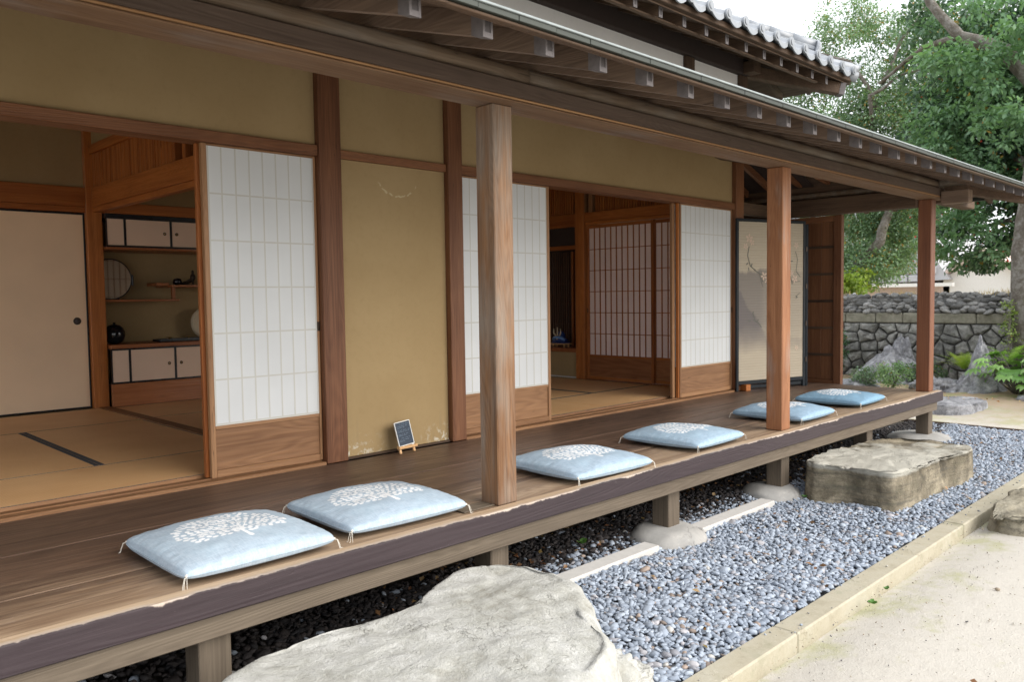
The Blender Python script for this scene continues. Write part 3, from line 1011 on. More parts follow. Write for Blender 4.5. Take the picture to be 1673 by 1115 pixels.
for (x, y, z, r, zr, lab) in [(3.88, -1.42, -0.475, 0.235, 0.105, 'the second short post, nearer of the two round grey domes'),
                              (5.22, -1.38, -0.475, 0.225, 0.10, 'the short post left of the layered stone block'),
                              (8.19, -1.36, -0.47, 0.30, 0.075, 'the last veranda post, dark and flat'),
                              (2.49, -1.40, -0.475, 0.22, 0.10, 'the short post behind the huge pale boulder'),
                              (1.15, -1.40, -0.475, 0.22, 0.10, 'the leftmost short post'),
                              (6.73, -1.40, -0.475, 0.22, 0.10, 'the short post behind the layered stone block')]:
    blob_rock('foundation_stone', (x, y, z), (r, r * .95, zr), M['rock_found'], x * 3, F1 + lab, 'foundation stone', 4, .10, 1.2,
              group='foundation stones under the veranda posts', flat_top=zr * .82, fine=.008)

for i, (xa, xb, lab) in enumerate([(2.75, 3.63, 'pale concrete strip between the huge boulder and a domed foundation stone'),
                                   (4.07, 4.95, 'pale concrete strip between two domed foundation stones'),
                                   (6.95, 7.9, 'pale concrete strip behind the long layered stone block')]):
    o = link('concrete_strip', MB().box(xa, xb, -1.545, -1.44, -0.54, -0.425, c=.006).mesh('concrete_strip', M['concrete']))
    o['label'] = lab
    o['category'] = 'concrete strip'
    o['group'] = 'concrete strips under the veranda edge'

# ------------------------------------------------------------------ the house
H = thing('house', 'traditional timber house with open veranda, sliding screens and tiled roof', 'house', (3, 0, 0))

# veranda deck: boards along X
yb = [-1.472, -1.30, -1.13, -0.955, -0.785, -0.61, -0.44, -0.265, -0.045]
for j in range(len(yb) - 1):
    joints = [-3.0, -1.3 + .2 * (j % 3), 8.283]
    for k in range(2):
        bx('deck_board', (joints[k] + .0008, joints[k + 1] - .0008, yb[j] + .0012, yb[j + 1] - .0012, -0.034, 0.0 - .0012 * ((j * 7 + k) % 3)), M['deck'], H, .0018)
for j in range(20):      # the deck turns the corner behind the end post of the wall
    bx('deck_board', (7.21, 8.283, -0.043 + j * .17, -0.045 + (j + 1) * .17, -0.034, -0.001), M['deck'], H, .0018)
part('edge_beam', MB().box(-3.0, 8.287, -1.54, -1.4745, -0.088, 0.006, c=.004), M['edge'], H, label='peeling purple brown edge beam of the veranda')
bx('edge_beam_end', (8.222, 8.2865, -1.472, 3.5, -0.088, -0.036), M['dark_y'], H)
bx('under_beam', (-3.0, 8.20, -1.515, -1.43, -0.172, -0.090), M['ashy_x'], H)
bx('under_beam', (8.12, 8.21, -1.428, 0.9, -0.172, -0.037), M['ashy_y'], H)
for x in (1.09, 2.435, 3.835, 5.20, 6.68, 8.13):
    for y in ((-1.462, -0.65) if x > 2 else (-1.462,)):
        bx('short_post', (x, x + .115, y, y + .115, -0.47, -0.174), M['ashy_z'], H, .004)
for x in (1.13, 3.85, 5.25, 6.7):
    bx('floor_joist', (x, x + .09, -1.428, 0.0, -0.125, -0.036), M['dark_y'], H)
bx('skirting_board', (-3.0, 8.2, 0.02, 0.05, -0.475, -0.04), M['dark_void'], H)

# veranda posts
for (x0, lab) in [(2.49, 'grey brown weathered veranda post nearest the camera'), (5.205, 'orange brown middle veranda post'),
                  (8.135, 'dark red brown corner veranda post')]:
    bx('post', (x0, x0 + .12, -1.4615, -1.3415, 0.0, 1.822), M['post_near' if x0 < 5 else 'post_mid' if x0 < 8 else 'post_far'], H, .005, label=lab)
bx('post', (-0.20, -0.08, -1.4615, -1.3415, 0.0, 1.822), M['post_near'], H, .005)
# small worn plates of wood beside the first post
bx('patch_board', (2.30, 2.487, -1.44, -1.35, 0.0012, 0.006), M['ashy_x'], H, .002)

# eaves beam (four members)
part('eaves_beam', MB().box(-3.0, 8.36, -1.53, -1.345, 1.823, 1.832, c=.003), M['beam_low'], H)
part('eaves_beam', MB().box(-3.0, 8.36, -1.538, -1.40, 1.8335, 1.842, c=.003), M['beam_strip'], H)
part('eaves_beam', MB().box(-3.0, 8.36, -1.534, -1.345, 1.8435, 1.916, c=.004), M['beam_mid'], H)


def log_beam(x0, x1, yc, zc, ry, rz, mat, name='log_beam', axis=0, nseg=None):
    n = 20
    nseg = nseg or int((x1 - x0) / .08)
    vs, fs = [], []
    for i in range(nseg + 1):
        x = x0 + (x1 - x0) * i / nseg
        for k in range(n):
            a = 2 * math.pi * k / n
            cy, cz = math.cos(a), math.sin(a)
            cy = math.copysign(abs(cy) ** .7, cy)
            cz = math.copysign(abs(cz) ** .7, cz)
            d = 1 + .035 * mnoise.noise(Vector((x * 1.5, a, yc))) + .015 * mnoise.noise(Vector((x * 9, a * 4, yc)))
            p = (x, yc + ry * cy * d, zc + rz * cz * d)
            if axis == 1:
                p = (p[1], p[0], p[2])
            vs.append(p)
    for i in range(nseg):
        for k in range(n):
            a, b = i * n + k, i * n + (k + 1) % n
            fs.append((a, b, b + n, a + n))
    fs += [tuple(range(n))[::-1], tuple(nseg * n + k for k in range(n))]
    return part(name, MB().add(vs, fs), mat, H, True)


log_beam(-3.0, 2.66, -1.455, 1.955, .075, .040, M['beam_top'])
log_beam(2.665, 8.12, -1.455, 1.955, .075, .040, M['beam_top'])
part('log_beam', MB().box(8.125, 8.36, -1.527, -1.39, 1.918, 1.985, c=.008), M['beam_top'], H)
# side beam over the far end of the veranda, its nose passing through the eaves beam
part('side_beam', MB().box(8.10, 8.26, -1.342, 3.6, 1.757, 1.93, c=.012), M['dark_y'], H)
part('filler_board', MB().box(8.17, 8.20, -1.33, 3.9, 1.935, 2.18), M['dark_y'], H)
part('side_beam_nose', MB().box(8.13, 8.25, -1.775, -1.5395, 1.765, 1.885, c=.006), M['rafter_y'], H)
log_beam(-1.775, 1.2, 8.19, 1.965, .06, .034, M['beam_top'], axis=1)
part('eaves_beam', MB().box(8.365, 9.3, -1.50, -1.38, 1.80, 1.90, c=.006), M['dark_x'], H)

# rafters with capped ends
SL = 0.300          # slope of the lower roof


def rafter(xr, y_end, y_in, zb, w, h, cap=True, slope=SL, nm='rafter', mat='rafter_y', cap_len=.05):
    L = y_in - y_end
    poly = [(y_end, zb), (y_in, zb + slope * L), (y_in, zb + slope * L + h), (y_end, zb + h)]
    o = part(nm, MB().prism(poly, 0, xr - w, xr), M[mat], H)
    if cap:
        e = .0022
        mb = MB()
        cl = cap_len
        poly = [(y_end - e, zb - e), (y_end + cl, zb - e + slope * cl), (y_end + cl, zb + h + e + slope * cl), (y_end - e, zb + h + e)]
        if cap_len > .02:
            mb.prism(poly, 0, xr - w - e, xr + e)
        mb.box(xr - w - e, xr - w + .007, y_end - e - .005, y_end - e - .0002, zb - e, zb + h + e)
        mb.box(xr - .007, xr + e, y_end - e - .005, y_end - e - .0002, zb - e, zb + h + e)
        mb.box(xr - w + .0072, xr - .0072, y_end - e - .005, y_end - e - .0002, zb - e, zb + .016)
        mb.box(xr - w + .0072, xr - .0072, y_end - e - .005, y_end - e - .0002, zb + h - .014, zb + h + e)
        c = part('end_cap', mb, M['cap'], o)
        part('end_slot', MB().box(xr - w + .0074, xr - .0074, y_end - e - .0022, y_end - e - .0004, zb + .0165, zb + h - .0145), M['cap_slot'], o)
    return o


k = 0
for i in range(-14, 24):
    xr = 1.863 + .3005 * i
    yin = 0.02 if xr < 7.4 else min(0.0, -1.46 + max(0.05, (8.9 - xr)) - 0.66)
    if xr > 8.75:
        yin = -2.12 + max(.05, 8.98 - xr)
    rafter(xr, -2.12, yin, 1.812, .040, .083)
# soffit boards above the rafters, fascia strip, copper band, bright drip edge
zt = 1.812 + .083
part('soffit', MB().prism([(-2.154, zt + .0015 - .034 * SL), (0.05, zt + .0015 + 2.17 * SL), (0.05, zt + .010 + 2.17 * SL), (-2.154, zt + .010 - .034 * SL)],
                          0, -3.0, 8.99), M['soffit'], H)
part('eave_strip', MB().box(-3.0, 9.0, -2.190, -2.155, 1.850, 1.8605, c=.003), M['dark_x'], H)
xs = np.arange(-3.0, 9.02, .182)
for i in range(len(xs) - 1):
    part('copper_shingle', MB().box(xs[i] + .0006, xs[i + 1] - .0006, -2.202 - .0015 * (i % 2), -2.16, 1.862, 1.881, c=.0015), M['copper'], H)
part('drip_edge', MB().box(-3.0, 9.02, -2.209, -2.15, 1.882, 1.890, c=.0015), M['metal_edge'], H)
part('lower_roof_sheet', MB().prism([(-2.20, 1.8905), (-2.149, 1.8908), (0.05, zt + .0115 + 2.17 * SL), (0.05, zt + .022 + 2.17 * SL), (-2.20, 1.894)], 0, -3.0, 9.0), M['roof_copper'], H)
# side slope of the lower roof beyond the corner
for j in range(0, 12):
    y = -1.75 + j * .3
    y0 = y
    xin = 8.26 - max(0.0, 0.0)
    poly = [(8.30, 2.01), (8.98, 1.812), (8.98, 1.812 + .083), (8.30, 2.01 + .083)]
    if y < -1.5:
        poly = [(8.62, 1.917), (8.98, 1.812), (8.98, 1.895), (8.62, 2.0)]
    mb = MB()
    vs = [(p[0], y0, p[1]) for p in poly] + [(p[0], y0 + .04, p[1]) for p in poly]
    mb.add(vs, [(0, 1, 2, 3), (7, 6, 5, 4), (0, 4, 5, 1), (1, 5, 6, 2), (2, 6, 7, 3), (3, 7, 4, 0)])
    part('rafter', mb, M['dark_x'], H)
part('side_soffit', MB().add([(8.28, -1.5, 2.108), (9.06, -2.24, 1.882), (9.06, 2.0, 1.882), (8.28, 2.0, 2.108), (8.28, -1.5, 2.125), (9.06, -2.24, 1.9), (9.06, 2.0, 1.9), (8.28, 2.0, 2.125)],
                             [(0, 1, 2, 3), (7, 6, 5, 4), (0, 4, 5, 1), (1, 5, 6, 2), (2, 6, 7, 3), (3, 7, 4, 0)]), M['soffit'], H)
part('side_drip', MB().box(9.021, 9.08, -2.245, 2.0, 1.855, 1.898, c=.002), M['copper'], H)
# roof and rafters over the side veranda
part('side_roof', MB().add([(7.2, -.30, 2.42), (8.28, -.30, 2.02), (8.28, 3.95, 2.02), (7.2, 3.95, 2.42), (7.2, -.30, 2.435), (8.28, -.30, 2.035), (8.28, 3.95, 2.035), (7.2, 3.95, 2.435)],
                           [(0, 1, 2, 3), (7, 6, 5, 4), (0, 4, 5, 1), (1, 5, 6, 2), (2, 6, 7, 3), (3, 7, 4, 0)]), M['dark_void'], H)
for j in range(12):
    y = .10 + .3 * j
    part('rafter', MB().prism([(7.22, 2.34), (8.10, 2.014), (8.10, 2.08), (7.22, 2.408)], 1, y, y + .04), M['ext_x'], H)
# hip rafter
d = Vector((1, -1, -.20)).normalized()
a, b = Vector((6.75, 0.05, 2.31)), Vector((9.02, -2.22, 1.80))
mt = Matrix.Translation(a) @ (b - a).to_track_quat('X', 'Z').to_matrix().to_4x4()
part('hip_rafter', MB().box(0, (b - a).length, -.045, .045, -.06, .05, c=.004, mat=mt), M['dark_x'], H)
# jack rafters inside the corner, running X
for j in range(4):
    y = -0.2 - .3 * j
    part('rafter', MB().prism([(7.0 - y * .0 + (-y) * 1.0, 2.30 - .3 * (-y)), (8.12, 2.06), (8.12, 2.12), (7.0 + (-y), 2.36 - .3 * (-y))], 1, y, y + .04) if (7.0 - y) < 8.1 else MB().box(8.0, 8.1, y, y + .04, 2.04, 2.1), M['ext_x'], H)

# --- main wall at Y = 0
bx('post', (2.468, 2.612, -0.045, 0.085, 0.0, 2.40), M['ext_z'], H, .004, label='red brown wall post left of the plaster panel')
bx('post', (3.424, 3.545, -0.045, 0.085, 0.0, 2.40), M['ext_z'], H, .004, label='brown wall post right of the plaster panel')
bx('post', (7.058, 7.205, -0.045, 0.085, -0.0, 2.40), M['ext_z'], H, .004, label='wall post at the far corner of the rooms')
bx('post', (-2.2, -2.08, -0.045, 0.085, 0.0, 2.40), M['ext_z'], H, .004)
for x0, x1 in ((-2.078, 2.466), (3.547, 7.056)):
    bx('head_beam', (x0, x1, -0.032, 0.10, 1.776, 1.836), M['ext_x'], H, .003)
    part('wall_plaster', MB().box(x0, x1, 0.0, 0.06, 1.8375, 2.66), M['plaster'], H)
    bx('door_track', (x0, x1, -0.040, 0.10, -0.02, 0.014), M['door_x'], H, .002)
    bx('threshold_strip', (x0, x1, 0.1005, 0.1055, -0.02, 0.0296), M['door_x'], H, .001)
    bx('door_track', (x0, x1, 0.012, 0.028, 0.0145, 0.0215), M['door_x'], H, .001)
bx('head_beam', (2.614, 3.422, -0.025, 0.07, 1.780, 1.829), M['ext_x'], H, .003)
part('wall_plaster', MB().box(2.614, 3.422, 0.0, 0.06, 1.8305, 2.66), M['plaster'], H)
part('wall_plaster', MB().box(2.614, 3.422, 0.0, 0.06, 0.012, 1.7785), M['plaster_marked'], H, label='scraped olive plaster panel with pale arc scratch')
bx('base_strip', (2.614, 3.422, -0.02, 0.07, -0.001, 0.0115), M['dark_x'], H, .002)

# --- rooms: floor, ceilings, inner walls
part('subfloor', MB().box(-3.0, 7.0, 0.102, 3.95, -0.06, -0.025), M['dark_void'], H)
part('wall_plaster', MB().box(-3.0, 2.298, 3.60, 3.65, -.06, 2.64), M['plaster'], H)
part('ceiling', MB().box(-3.0, 7.2, 0.062, 3.95, 2.64, 2.67), M['ceiling'], H)
part('wall_plaster', MB().box(-3.0, -2.95, 0.06, 3.5, 1.9, 2.639), M['plaster'], H)
part('wall_plaster', MB().box(2.30, 2.4255, 3.602, 3.95, -.06, 2.639), M['plaster'], H)
part('wall_plaster', MB().box(-2.94, 2.298, 3.53, 3.58, 1.9565, 2.639), M['plaster'], H)
bx('inner_beam', (-2.94, 2.298, 3.49, 3.60, 1.790, 1.955), M['trim_x'], H)
bx('inner_beam', (-2.94, 2.298, 3.50, 3.59, 1.7415, 1.788), M['trim_x'], H)
bx('post', (2.30, 2.425, 3.475, 3.60, 0.0, 2.638), M['trim_z'], H, .004, label='orange brown post between the two inner rooms')
# divider between the rooms (runs Y): beam, track, transom
bx('inner_beam', (2.342, 2.425, 0.10, 3.473, 1.790, 1.953), M['trim_y'], H)
bx('inner_beam', (2.352, 2.415, 0.10, 3.473, 1.743, 1.788), M['trim_y'], H)
bx('floor_track', (2.335, 2.43, 0.102, 3.473, -0.02, 0.036), M['door_y'], H)
bx('transom_rail', (2.335, 2.425, 0.10, 3.473, 2.245, 2.32), M['trim_y'], H)
part('wall_plaster', MB().box(2.36, 2.40, 0.10, 3.473, 2.322, 2.639), M['plaster'], H)
yy = 3.47
while yy > 1.80:
    w = random.uniform(.026, .044)
    bx('transom_slat', (2.358 + random.uniform(0, .006), 2.378, yy - w + .003, yy, 1.9545, 2.2435), M['trim_z'], H, .002)
    yy -= w
for y0 in (1.67, 1.49, 1.30, 1.10, .9, .7, .5, .3):
    bx('transom_strut', (2.345, 2.40, y0, y0 + .055, 1.9545, 2.2435), M['trim_z'], H, .003)
part('transom_board', MB().box(2.405, 2.41, 0.2, 1.66, 1.9545, 2.2435), M['dark_void'], H)

# alcove room back wall
part('wall_plaster', MB().box(2.427, 6.95, 3.90, 3.95, -0.055, 2.639), M['plaster'], H)
part('wall_plaster', MB().box(2.427, 4.2, 3.42, 3.46, 1.8365, 2.639), M['plaster'], H)
part('wall_plaster', MB().box(4.2, 4.25, 3.462, 3.898, 0.0, 2.358), M['plaster'], H)
bx('inner_beam', (2.427, 4.2, 3.40, 3.47, 1.740, 1.835), M['trim_x'], H)
bx('post', (4.20, 4.32, 3.34, 3.46, 0.0, 2.358), M['trim_z'], H, .004)
part('wall_plaster', MB().box(4.32, 6.95, 3.42, 3.46, 0.0, 2.639), M['plaster'], H)

alc = thing('alcove_shelving', 'built-in alcove with staggered shelves between cream paper cabinets', 'shelving', (3.2, 3.6, 0.03))
bx('plinth', (2.430, 4.198, 3.408, 3.44, 0.03, 0.232), M['shelfwood'], alc)
bx('cabinet_case', (2.430, 4.198, 3.425, 3.895, 0.2335, 0.247), M['lacquer'], alc, .001)
bx('cabinet_case', (2.430, 4.198, 3.415, 3.895, 0.5325, 0.546), M['lacquer'], alc, .001)
bx('counter_board', (2.430, 4.198, 3.40, 3.897, 0.5475, 0.582), M['shelfwood'], alc)


def cabinet_door(x0, x1, z0, z1, knob, lab):
    o = part('cabinet_door', MB().box(x0 + .009, x1 - .009, 3.412, 3.422, z0 + .002, z1 - .002, c=.001), M['cabpaper'], alc, label=lab)
    mb = MB()
    mb.box(x0, x0 + .0085, 3.408, 3.424, z0, z1)
    mb.box(x1 - .0085, x1, 3.408, 3.424, z0, z1)
    part('door_frame', mb, M['lacquer'], o)
    if knob:
        R = Matrix.Rotation(math.pi / 2, 3, 'X')
        part('door_pull', MB().lathe([(.0135, 0), (.0145, .002), (.011, .003), (.009, .001)], 20, (knob, 3.4115, (z0 + z1) / 2), R), M['iron'], o, True)
        part('door_pull', MB().lathe([(.006, 0), (.006, .0035)], 12, (knob, 3.4105, (z0 + z1) / 2), R), M['gold'], o, True)


for z0, z1, wh in ((0.2475, 0.532, 'lower'), (1.462, 1.695, 'upper')):
    cabinet_door(2.432, 2.588, z0, z1, None, wh + ' narrow cream cabinet door by the post')
    cabinet_door(2.590, 2.992, z0, z1, 2.935, wh + ' wide cream cabinet door')
    cabinet_door(2.994, 3.396, z0, z1, 3.045, wh + ' right cream cabinet door')
    cabinet_door(3.398, 3.80, z0, z1, 3.74, wh + ' cream cabinet door hidden further right')
bx('cabinet_case', (2.430, 4.198, 3.415, 3.895, 1.447, 1.4605), M['lacquer'], alc, .001)
bx('cabinet_case', (2.430, 4.198, 3.415, 3.895, 1.6965, 1.738), M['lacquer'], alc, .001)
bx('cabinet_board', (2.430, 4.198, 3.405, 3.895, 1.425, 1.4455), M['shelfwood'], alc)
bx('shelf', (2.430, 3.10, 3.53, 3.897, 0.963, 0.983), M['shelfwood'], alc, label='lower left shelf board')
bx('shelf', (3.02, 4.198, 3.50, 3.897, 1.095, 1.115), M['shelfwood'], alc, label='upper right shelf board')
bx('shelf_end', (2.90, 3.022, 3.56, 3.80, 1.105, 1.135), M['shelfwood'], alc)
bx('shelf_strut', (3.045, 3.075, 3.56, 3.60, 0.9835, 1.0945), M['shelfwood'], alc)

# things standing in the alcove
mr_ = thing('round_mirror', 'large round mirror with dark rim standing on the alcove shelf', 'mirror', (2.545, 3.70, 0.984))
R90 = Matrix.Rotation(math.pi / 2, 3, 'X')
part('mirror_glass', MB().lathe([(.178, 0), (.178, .004)], 48, (2.545, 3.70, 1.170), R90), M['mirror'], mr_)
part('rim', MB().lathe([(.178, -.006), (.187, -.004), (.189, .004), (.187, .012), (.1785, .014), (.1785, -.005)], 48, (2.545, 3.705, 1.170), R90), M['lacquer'], mr_, True)
part('stand', MB().box(2.48, 2.61, 3.68, 3.76, .9835, .992, c=.002), M['lacquer'], mr_)
part('handle', MB().tube([(2.735, 3.69, 1.21), (2.735, 3.69, 1.11)], [.008, .008], 8), M['lacquer'], mr_)

vz = thing('vase', 'black glazed round jar on the alcove counter behind the post', 'jar', (2.535, 3.62, 0.583))
prof = [(.035, 0), (.05, .004), (.078, .035), (.09, .075), (.088, .11), (.072, .145), (.045, .168), (.02, .174), (.008, .178)]
part('body', MB().lathe(prof, 32, (2.535, 3.62, .583)), M['vase'], vz, True)
part('knob', MB().lathe([(.006, 0), (.014, .006), (.01, .014), (.003, .017)], 16, (2.535, 3.62, .760)), M['vase'], vz, True)

ty = thing('tray', 'long black lacquer tray on the alcove counter', 'tray', (3.08, 3.6, .583))
mb = MB().box(2.90, 3.36, 3.52, 3.70, .583, .590, c=.002)
for q in ((2.90, 3.36, 3.52, 3.527), (2.90, 3.36, 3.693, 3.70), (2.90, 2.907, 3.5272, 3.6928), (3.353, 3.36, 3.5272, 3.6928)):
    mb.box(*q, .5902, .606, c=.001)
part('tray_body', mb, M['lacquer'], ty)
for x, lab in ((3.02, 'small brass sake cup on the black tray, left one'), (3.20, 'small brass sake cup on the black tray, right one')):
    o = link('cup', MB().lathe([(.012, 0), (.013, .002), (.006, .006), (.005, .016), (.016, .026), (.028, .034), (.027, .035), (.014, .028)], 24).mesh('cup', M['gold'], True))
    o.location = (x, 3.60, .5905)
    o['label'] = lab
    o['category'] = 'cup'
    o['group'] = 'cups on the tray'
o = link('jar', MB().lathe([(.02, 0), (.035, .008), (.042, .03), (.036, .055), (.02, .062), (.006, .066)], 24).mesh('jar', M['vase'], True))
o.location = (3.12, 3.62, 1.1155)
o['label'] = 'small round dark jar on the upper alcove shelf'
o['category'] = 'jar'
fg = thing('figurine', 'small dark bird figurine on the upper alcove shelf', 'figurine', (3.27, 3.62, 1.1155))
part('body', MB().lathe([(.012, 0), (.02, .004), (.008, .012), (.01, .04), (.026, .065), (.024, .09), (.01, .11), (.013, .125), (.009, .14), (.002, .145)], 18, (3.27, 3.62, 1.1155)), M['iron'], fg, True)
part('wing', MB().tube([(3.20, 3.62, 1.15), (3.25, 3.62, 1.165), (3.29, 3.62, 1.19)], [.004, .016, .006], 8), M['iron'], fg, True)
o = link('figurine', MB().tube([(0, 0, .012), (.03, 0, .022), (.06, 0, .016), (.10, 0, .03)], [.008, .016, .013, .004], 10).mesh('figurine', M['iron'], True))
o.location = (3.165, 3.64, 1.116)
o['label'] = 'low dark ornament lying between the round jar and the bird figurine'
o['category'] = 'ornament'
pl = thing('display_plate', 'pale round plate standing at the right of the alcove counter', 'plate', (3.42, 3.70, .583))
part('plate', MB().lathe([(.15, .0), (.155, .003), (.10, -.004), (.02, -.006)], 40, (3.43, 3.72, .745), R90), M['ivory'], pl, True)
part('stand', MB().box(3.37, 3.49, 3.70, 3.78, .583, .60, c=.003), M['lacquer'], pl)


# --- tatami
def mat_(x0, x1, y0, y1, axis, lab, grp='tatami mats', edges=(1, 1)):
    t = thing('tatami_mat', lab, 'tatami mat', ((x0 + x1) / 2, (y0 + y1) / 2, 0.0), 0, grp)
    part('rush_surface', MB().box(x0 + .003, x1 - .003, y0 + .003, y1 - .003, -0.024, 0.029, c=.002), M['tatami_' + AX[axis]], t)
    w = .026
    if axis == 1:
        bands = [(x0 + .001, x0 + w, y0 + .002, y1 - .002), (x1 - w, x1 - .001, y0 + .002, y1 - .002)]
    else:
        bands = [(x0 + .002, x1 - .002, y0 + .001, y0 + w), (x0 + .002, x1 - .002, y1 - w, y1 - .001)]
    for e, bnd in zip(edges, bands):
        if not e:      # bare edge bound with a thin dark cord
            bb = list(bnd)
            if axis == 1:
                bb[0], bb[1] = (bb[0], bb[0] + .006) if bnd is bands[0] else (bb[1] - .006, bb[1])
            else:
                bb[2], bb[3] = (bb[2], bb[2] + .006) if bnd is bands[0] else (bb[3] - .006, bb[3])
            part('edge_cord', MB().box(*bb, 0.0292, 0.0306), M['heri'], t)
        if e:
            part('border', MB().box(*bnd, 0.0292, 0.0306), M['heri'], t)


mat_(-1.2, .55, .107, .795, 0, 'front row mat of the left room, cut by the left edge', edges=(0, 0))
mat_(.555, 2.333, .107, .795, 0, 'front row mat of the left room by the sliding screen', edges=(0, 0))
mat_(.66, 1.498, .80, 2.452, 1, 'mat left of the dark border in the left room', edges=(0, 1))
mat_(1.50, 2.333, .80, 2.452, 1, 'mat right of the dark border in the left room', edges=(1, 0))
mat_(-.18, .655, .80, 2.452, 1, 'mat of the left room at the left picture edge', edges=(1, 0))
mat_(-1.1, .70, 2.457, 3.475, 0, 'rear mat under the left of the beige sliding door', edges=(0, 0))
mat_(.705, 2.333, 2.457, 3.475, 0, 'rear mat before the beige sliding door by the inner post', edges=(0, 0))
mat_(2.432, 4.28, 2.50, 3.405, 0, 'mat in front of the alcove plinth', edges=(0, 0))
mat_(2.432, 3.27, .85, 2.495, 1, 'alcove room mat beside the wooden floor track', edges=(0, 0))
mat_(3.275, 4.11, .85, 2.495, 1, 'right room mat behind the plaster panel')
mat_(4.115, 4.98, .85, 2.495, 1, 'right room mat behind the second paper screen')
mat_(4.985, 5.885, .825, 2.495, 1, 'rear mat of the right room, left of the dark joint', edges=(0, 1))
mat_(5.887, 6.80, .825, 2.495, 1, 'rear mat of the right room against the lattice screens', edges=(1, 0))
mat_(3.6, 5.25, .107, .82, 0, 'front mat of the right room, nearer half', edges=(0, 1))
mat_(5.255, 6.80, .107, .82, 0, 'front mat of the right room before the lattice screens', edges=(0, 1))
mat_(2.432, 3.595, .107, .82, 0, 'front mat of the right room hidden behind the plaster panel', edges=(0, 1))
mat_(4.285, 6.80, 2.50, 3.405, 0, 'far mat of the right room under the dark lattice', edges=(1, 0))


# --- sliding doors
def shoji(x0, x1, y, px0, px1, lab, nv, handle=None, mats=('door_z', 'door_x')):
    t = thing('shoji_screen', lab, 'paper screen', ((x0 + x1) / 2, y, 0.015), 0, 'white paper sliding screens on the veranda')
    zb, zt_ = 0.022, 1.775
    for a, b in ((x0, px0), (px1, x1)):
        bx('stile', (a, b, y, y + .030, zb, zt_), M[mats[0]], t, .003)
    bx('rail', (px0 + .0005, px1 - .0005, y + .002, y + .029, zb, zb + .038), M[mats[1]], t, .002)
    bx('rail', (px0 + .0005, px1 - .0005, y + .002, y + .029, 0.277, 0.296), M[mats[1]], t, .002)
    bx('rail', (px0 + .0005, px1 - .0005, y + .002, y + .029, zt_ - .012, zt_), M[mats[1]], t, .002)
    bx('lower_panel', (px0 + .0005, px1 - .0005, y + .010, y + .018, zb + .0385, 0.2765), M['panel'], t, .001)
    part('paper', MB().box(px0 + .0008, px1 - .0008, y + .0045, y + .0052, 0.2965, zt_ - .0125), M['paper'], t)
    z0, z1 = 0.2965, zt_ - .0125
    for i in range(1, nv):
        x = px0 + (px1 - px0) * i / nv
        bx('muntin', (x - .0042, x + .0042, y + .0034, y + .0044, z0 + .001, z1 - .001), M['paper_bar'], t, .0003)
        bx('muntin', (x - .003, x + .003, y + .0054, y + .016, z0, z1), M['door_z'], t, .0003)
    for i in range(1, 6):
        z = z0 + (z1 - z0) * i / 6
        bx('muntin', (px0 + .001, px1 - .001, y + .0030, y + .0033, z - .0042, z + .0042), M['paper_bar'], t, .0001)
        bx('muntin', (px0, px1, y + .0165, y + .024, z - .003, z + .003), M['door_x'], t, .0003)
    # strips of paper folded over the edges
    mb = MB()
    mb.box(px0 + .0008, px0 + .010, y + .0036, y + .0042, z0, z1)
    mb.box(px1 - .010, px1 - .0008, y + .0036, y + .0042, z0, z1)
    mb.box(px0 + .0102, px1 - .0102, y + .0036, y + .0042, z0, z0 + .012)
    part('paper_edge', mb, M['paper_bar'], t)
    if handle:
        bx('finger_pull', (handle - .009, handle + .009, y - .0012, y + .006, 0.775, 0.83), M['iron'], t, .002)
    return t


shoji(1.800, 2.4655, -.004, 1.828, 2.450, 'large paper screen right of the open left room', 8, 2.4585)
shoji(3.548, 4.432, -.004, 3.566, 4.404, 'paper screen partly hidden behind the nearest veranda post', 11)
shoji(6.150, 7.055, -.004, 6.176, 7.030, 'far paper screen beside the folding screen', 11, 7.043)
# second leaf behind the far screen
t = thing('shoji_screen', 'wooden stile of a second screen stacked behind the far paper screen', 'paper screen', (6.5, .04, .02), 0, 'white paper sliding screens on the veranda')
bx('stile', (6.088, 6.128, .034, .062, .022, 1.775), M['door_z'], t, .003)
bx('stile', (6.132, 6.146, .002, .030, .022, 1.775), M['trim_z'], t, .002)
part('paper', MB().box(6.130, 6.99, .045, .046, .3, 1.77), M['paper'], t)
bx('lower_panel', (6.130, 6.99, .040, .050, .03, .2995), M['panel'], t, .001)
t = thing('shoji_screen', 'narrow dark stile at the left side of the large paper screen', 'paper screen', (2.1, .04, .02), 0, 'white paper sliding screens on the veranda')
bx('stile', (1.785, 1.82, .034, .062, .022, 1.775), M['trim_z'], t, .003)
part('paper', MB().box(1.822, 2.46, .045, .046, .3, 1.77), M['paper'], t)
bx('lower_panel', (1.822, 2.46, .040, .050, .03, .2995), M['panel'], t, .001)

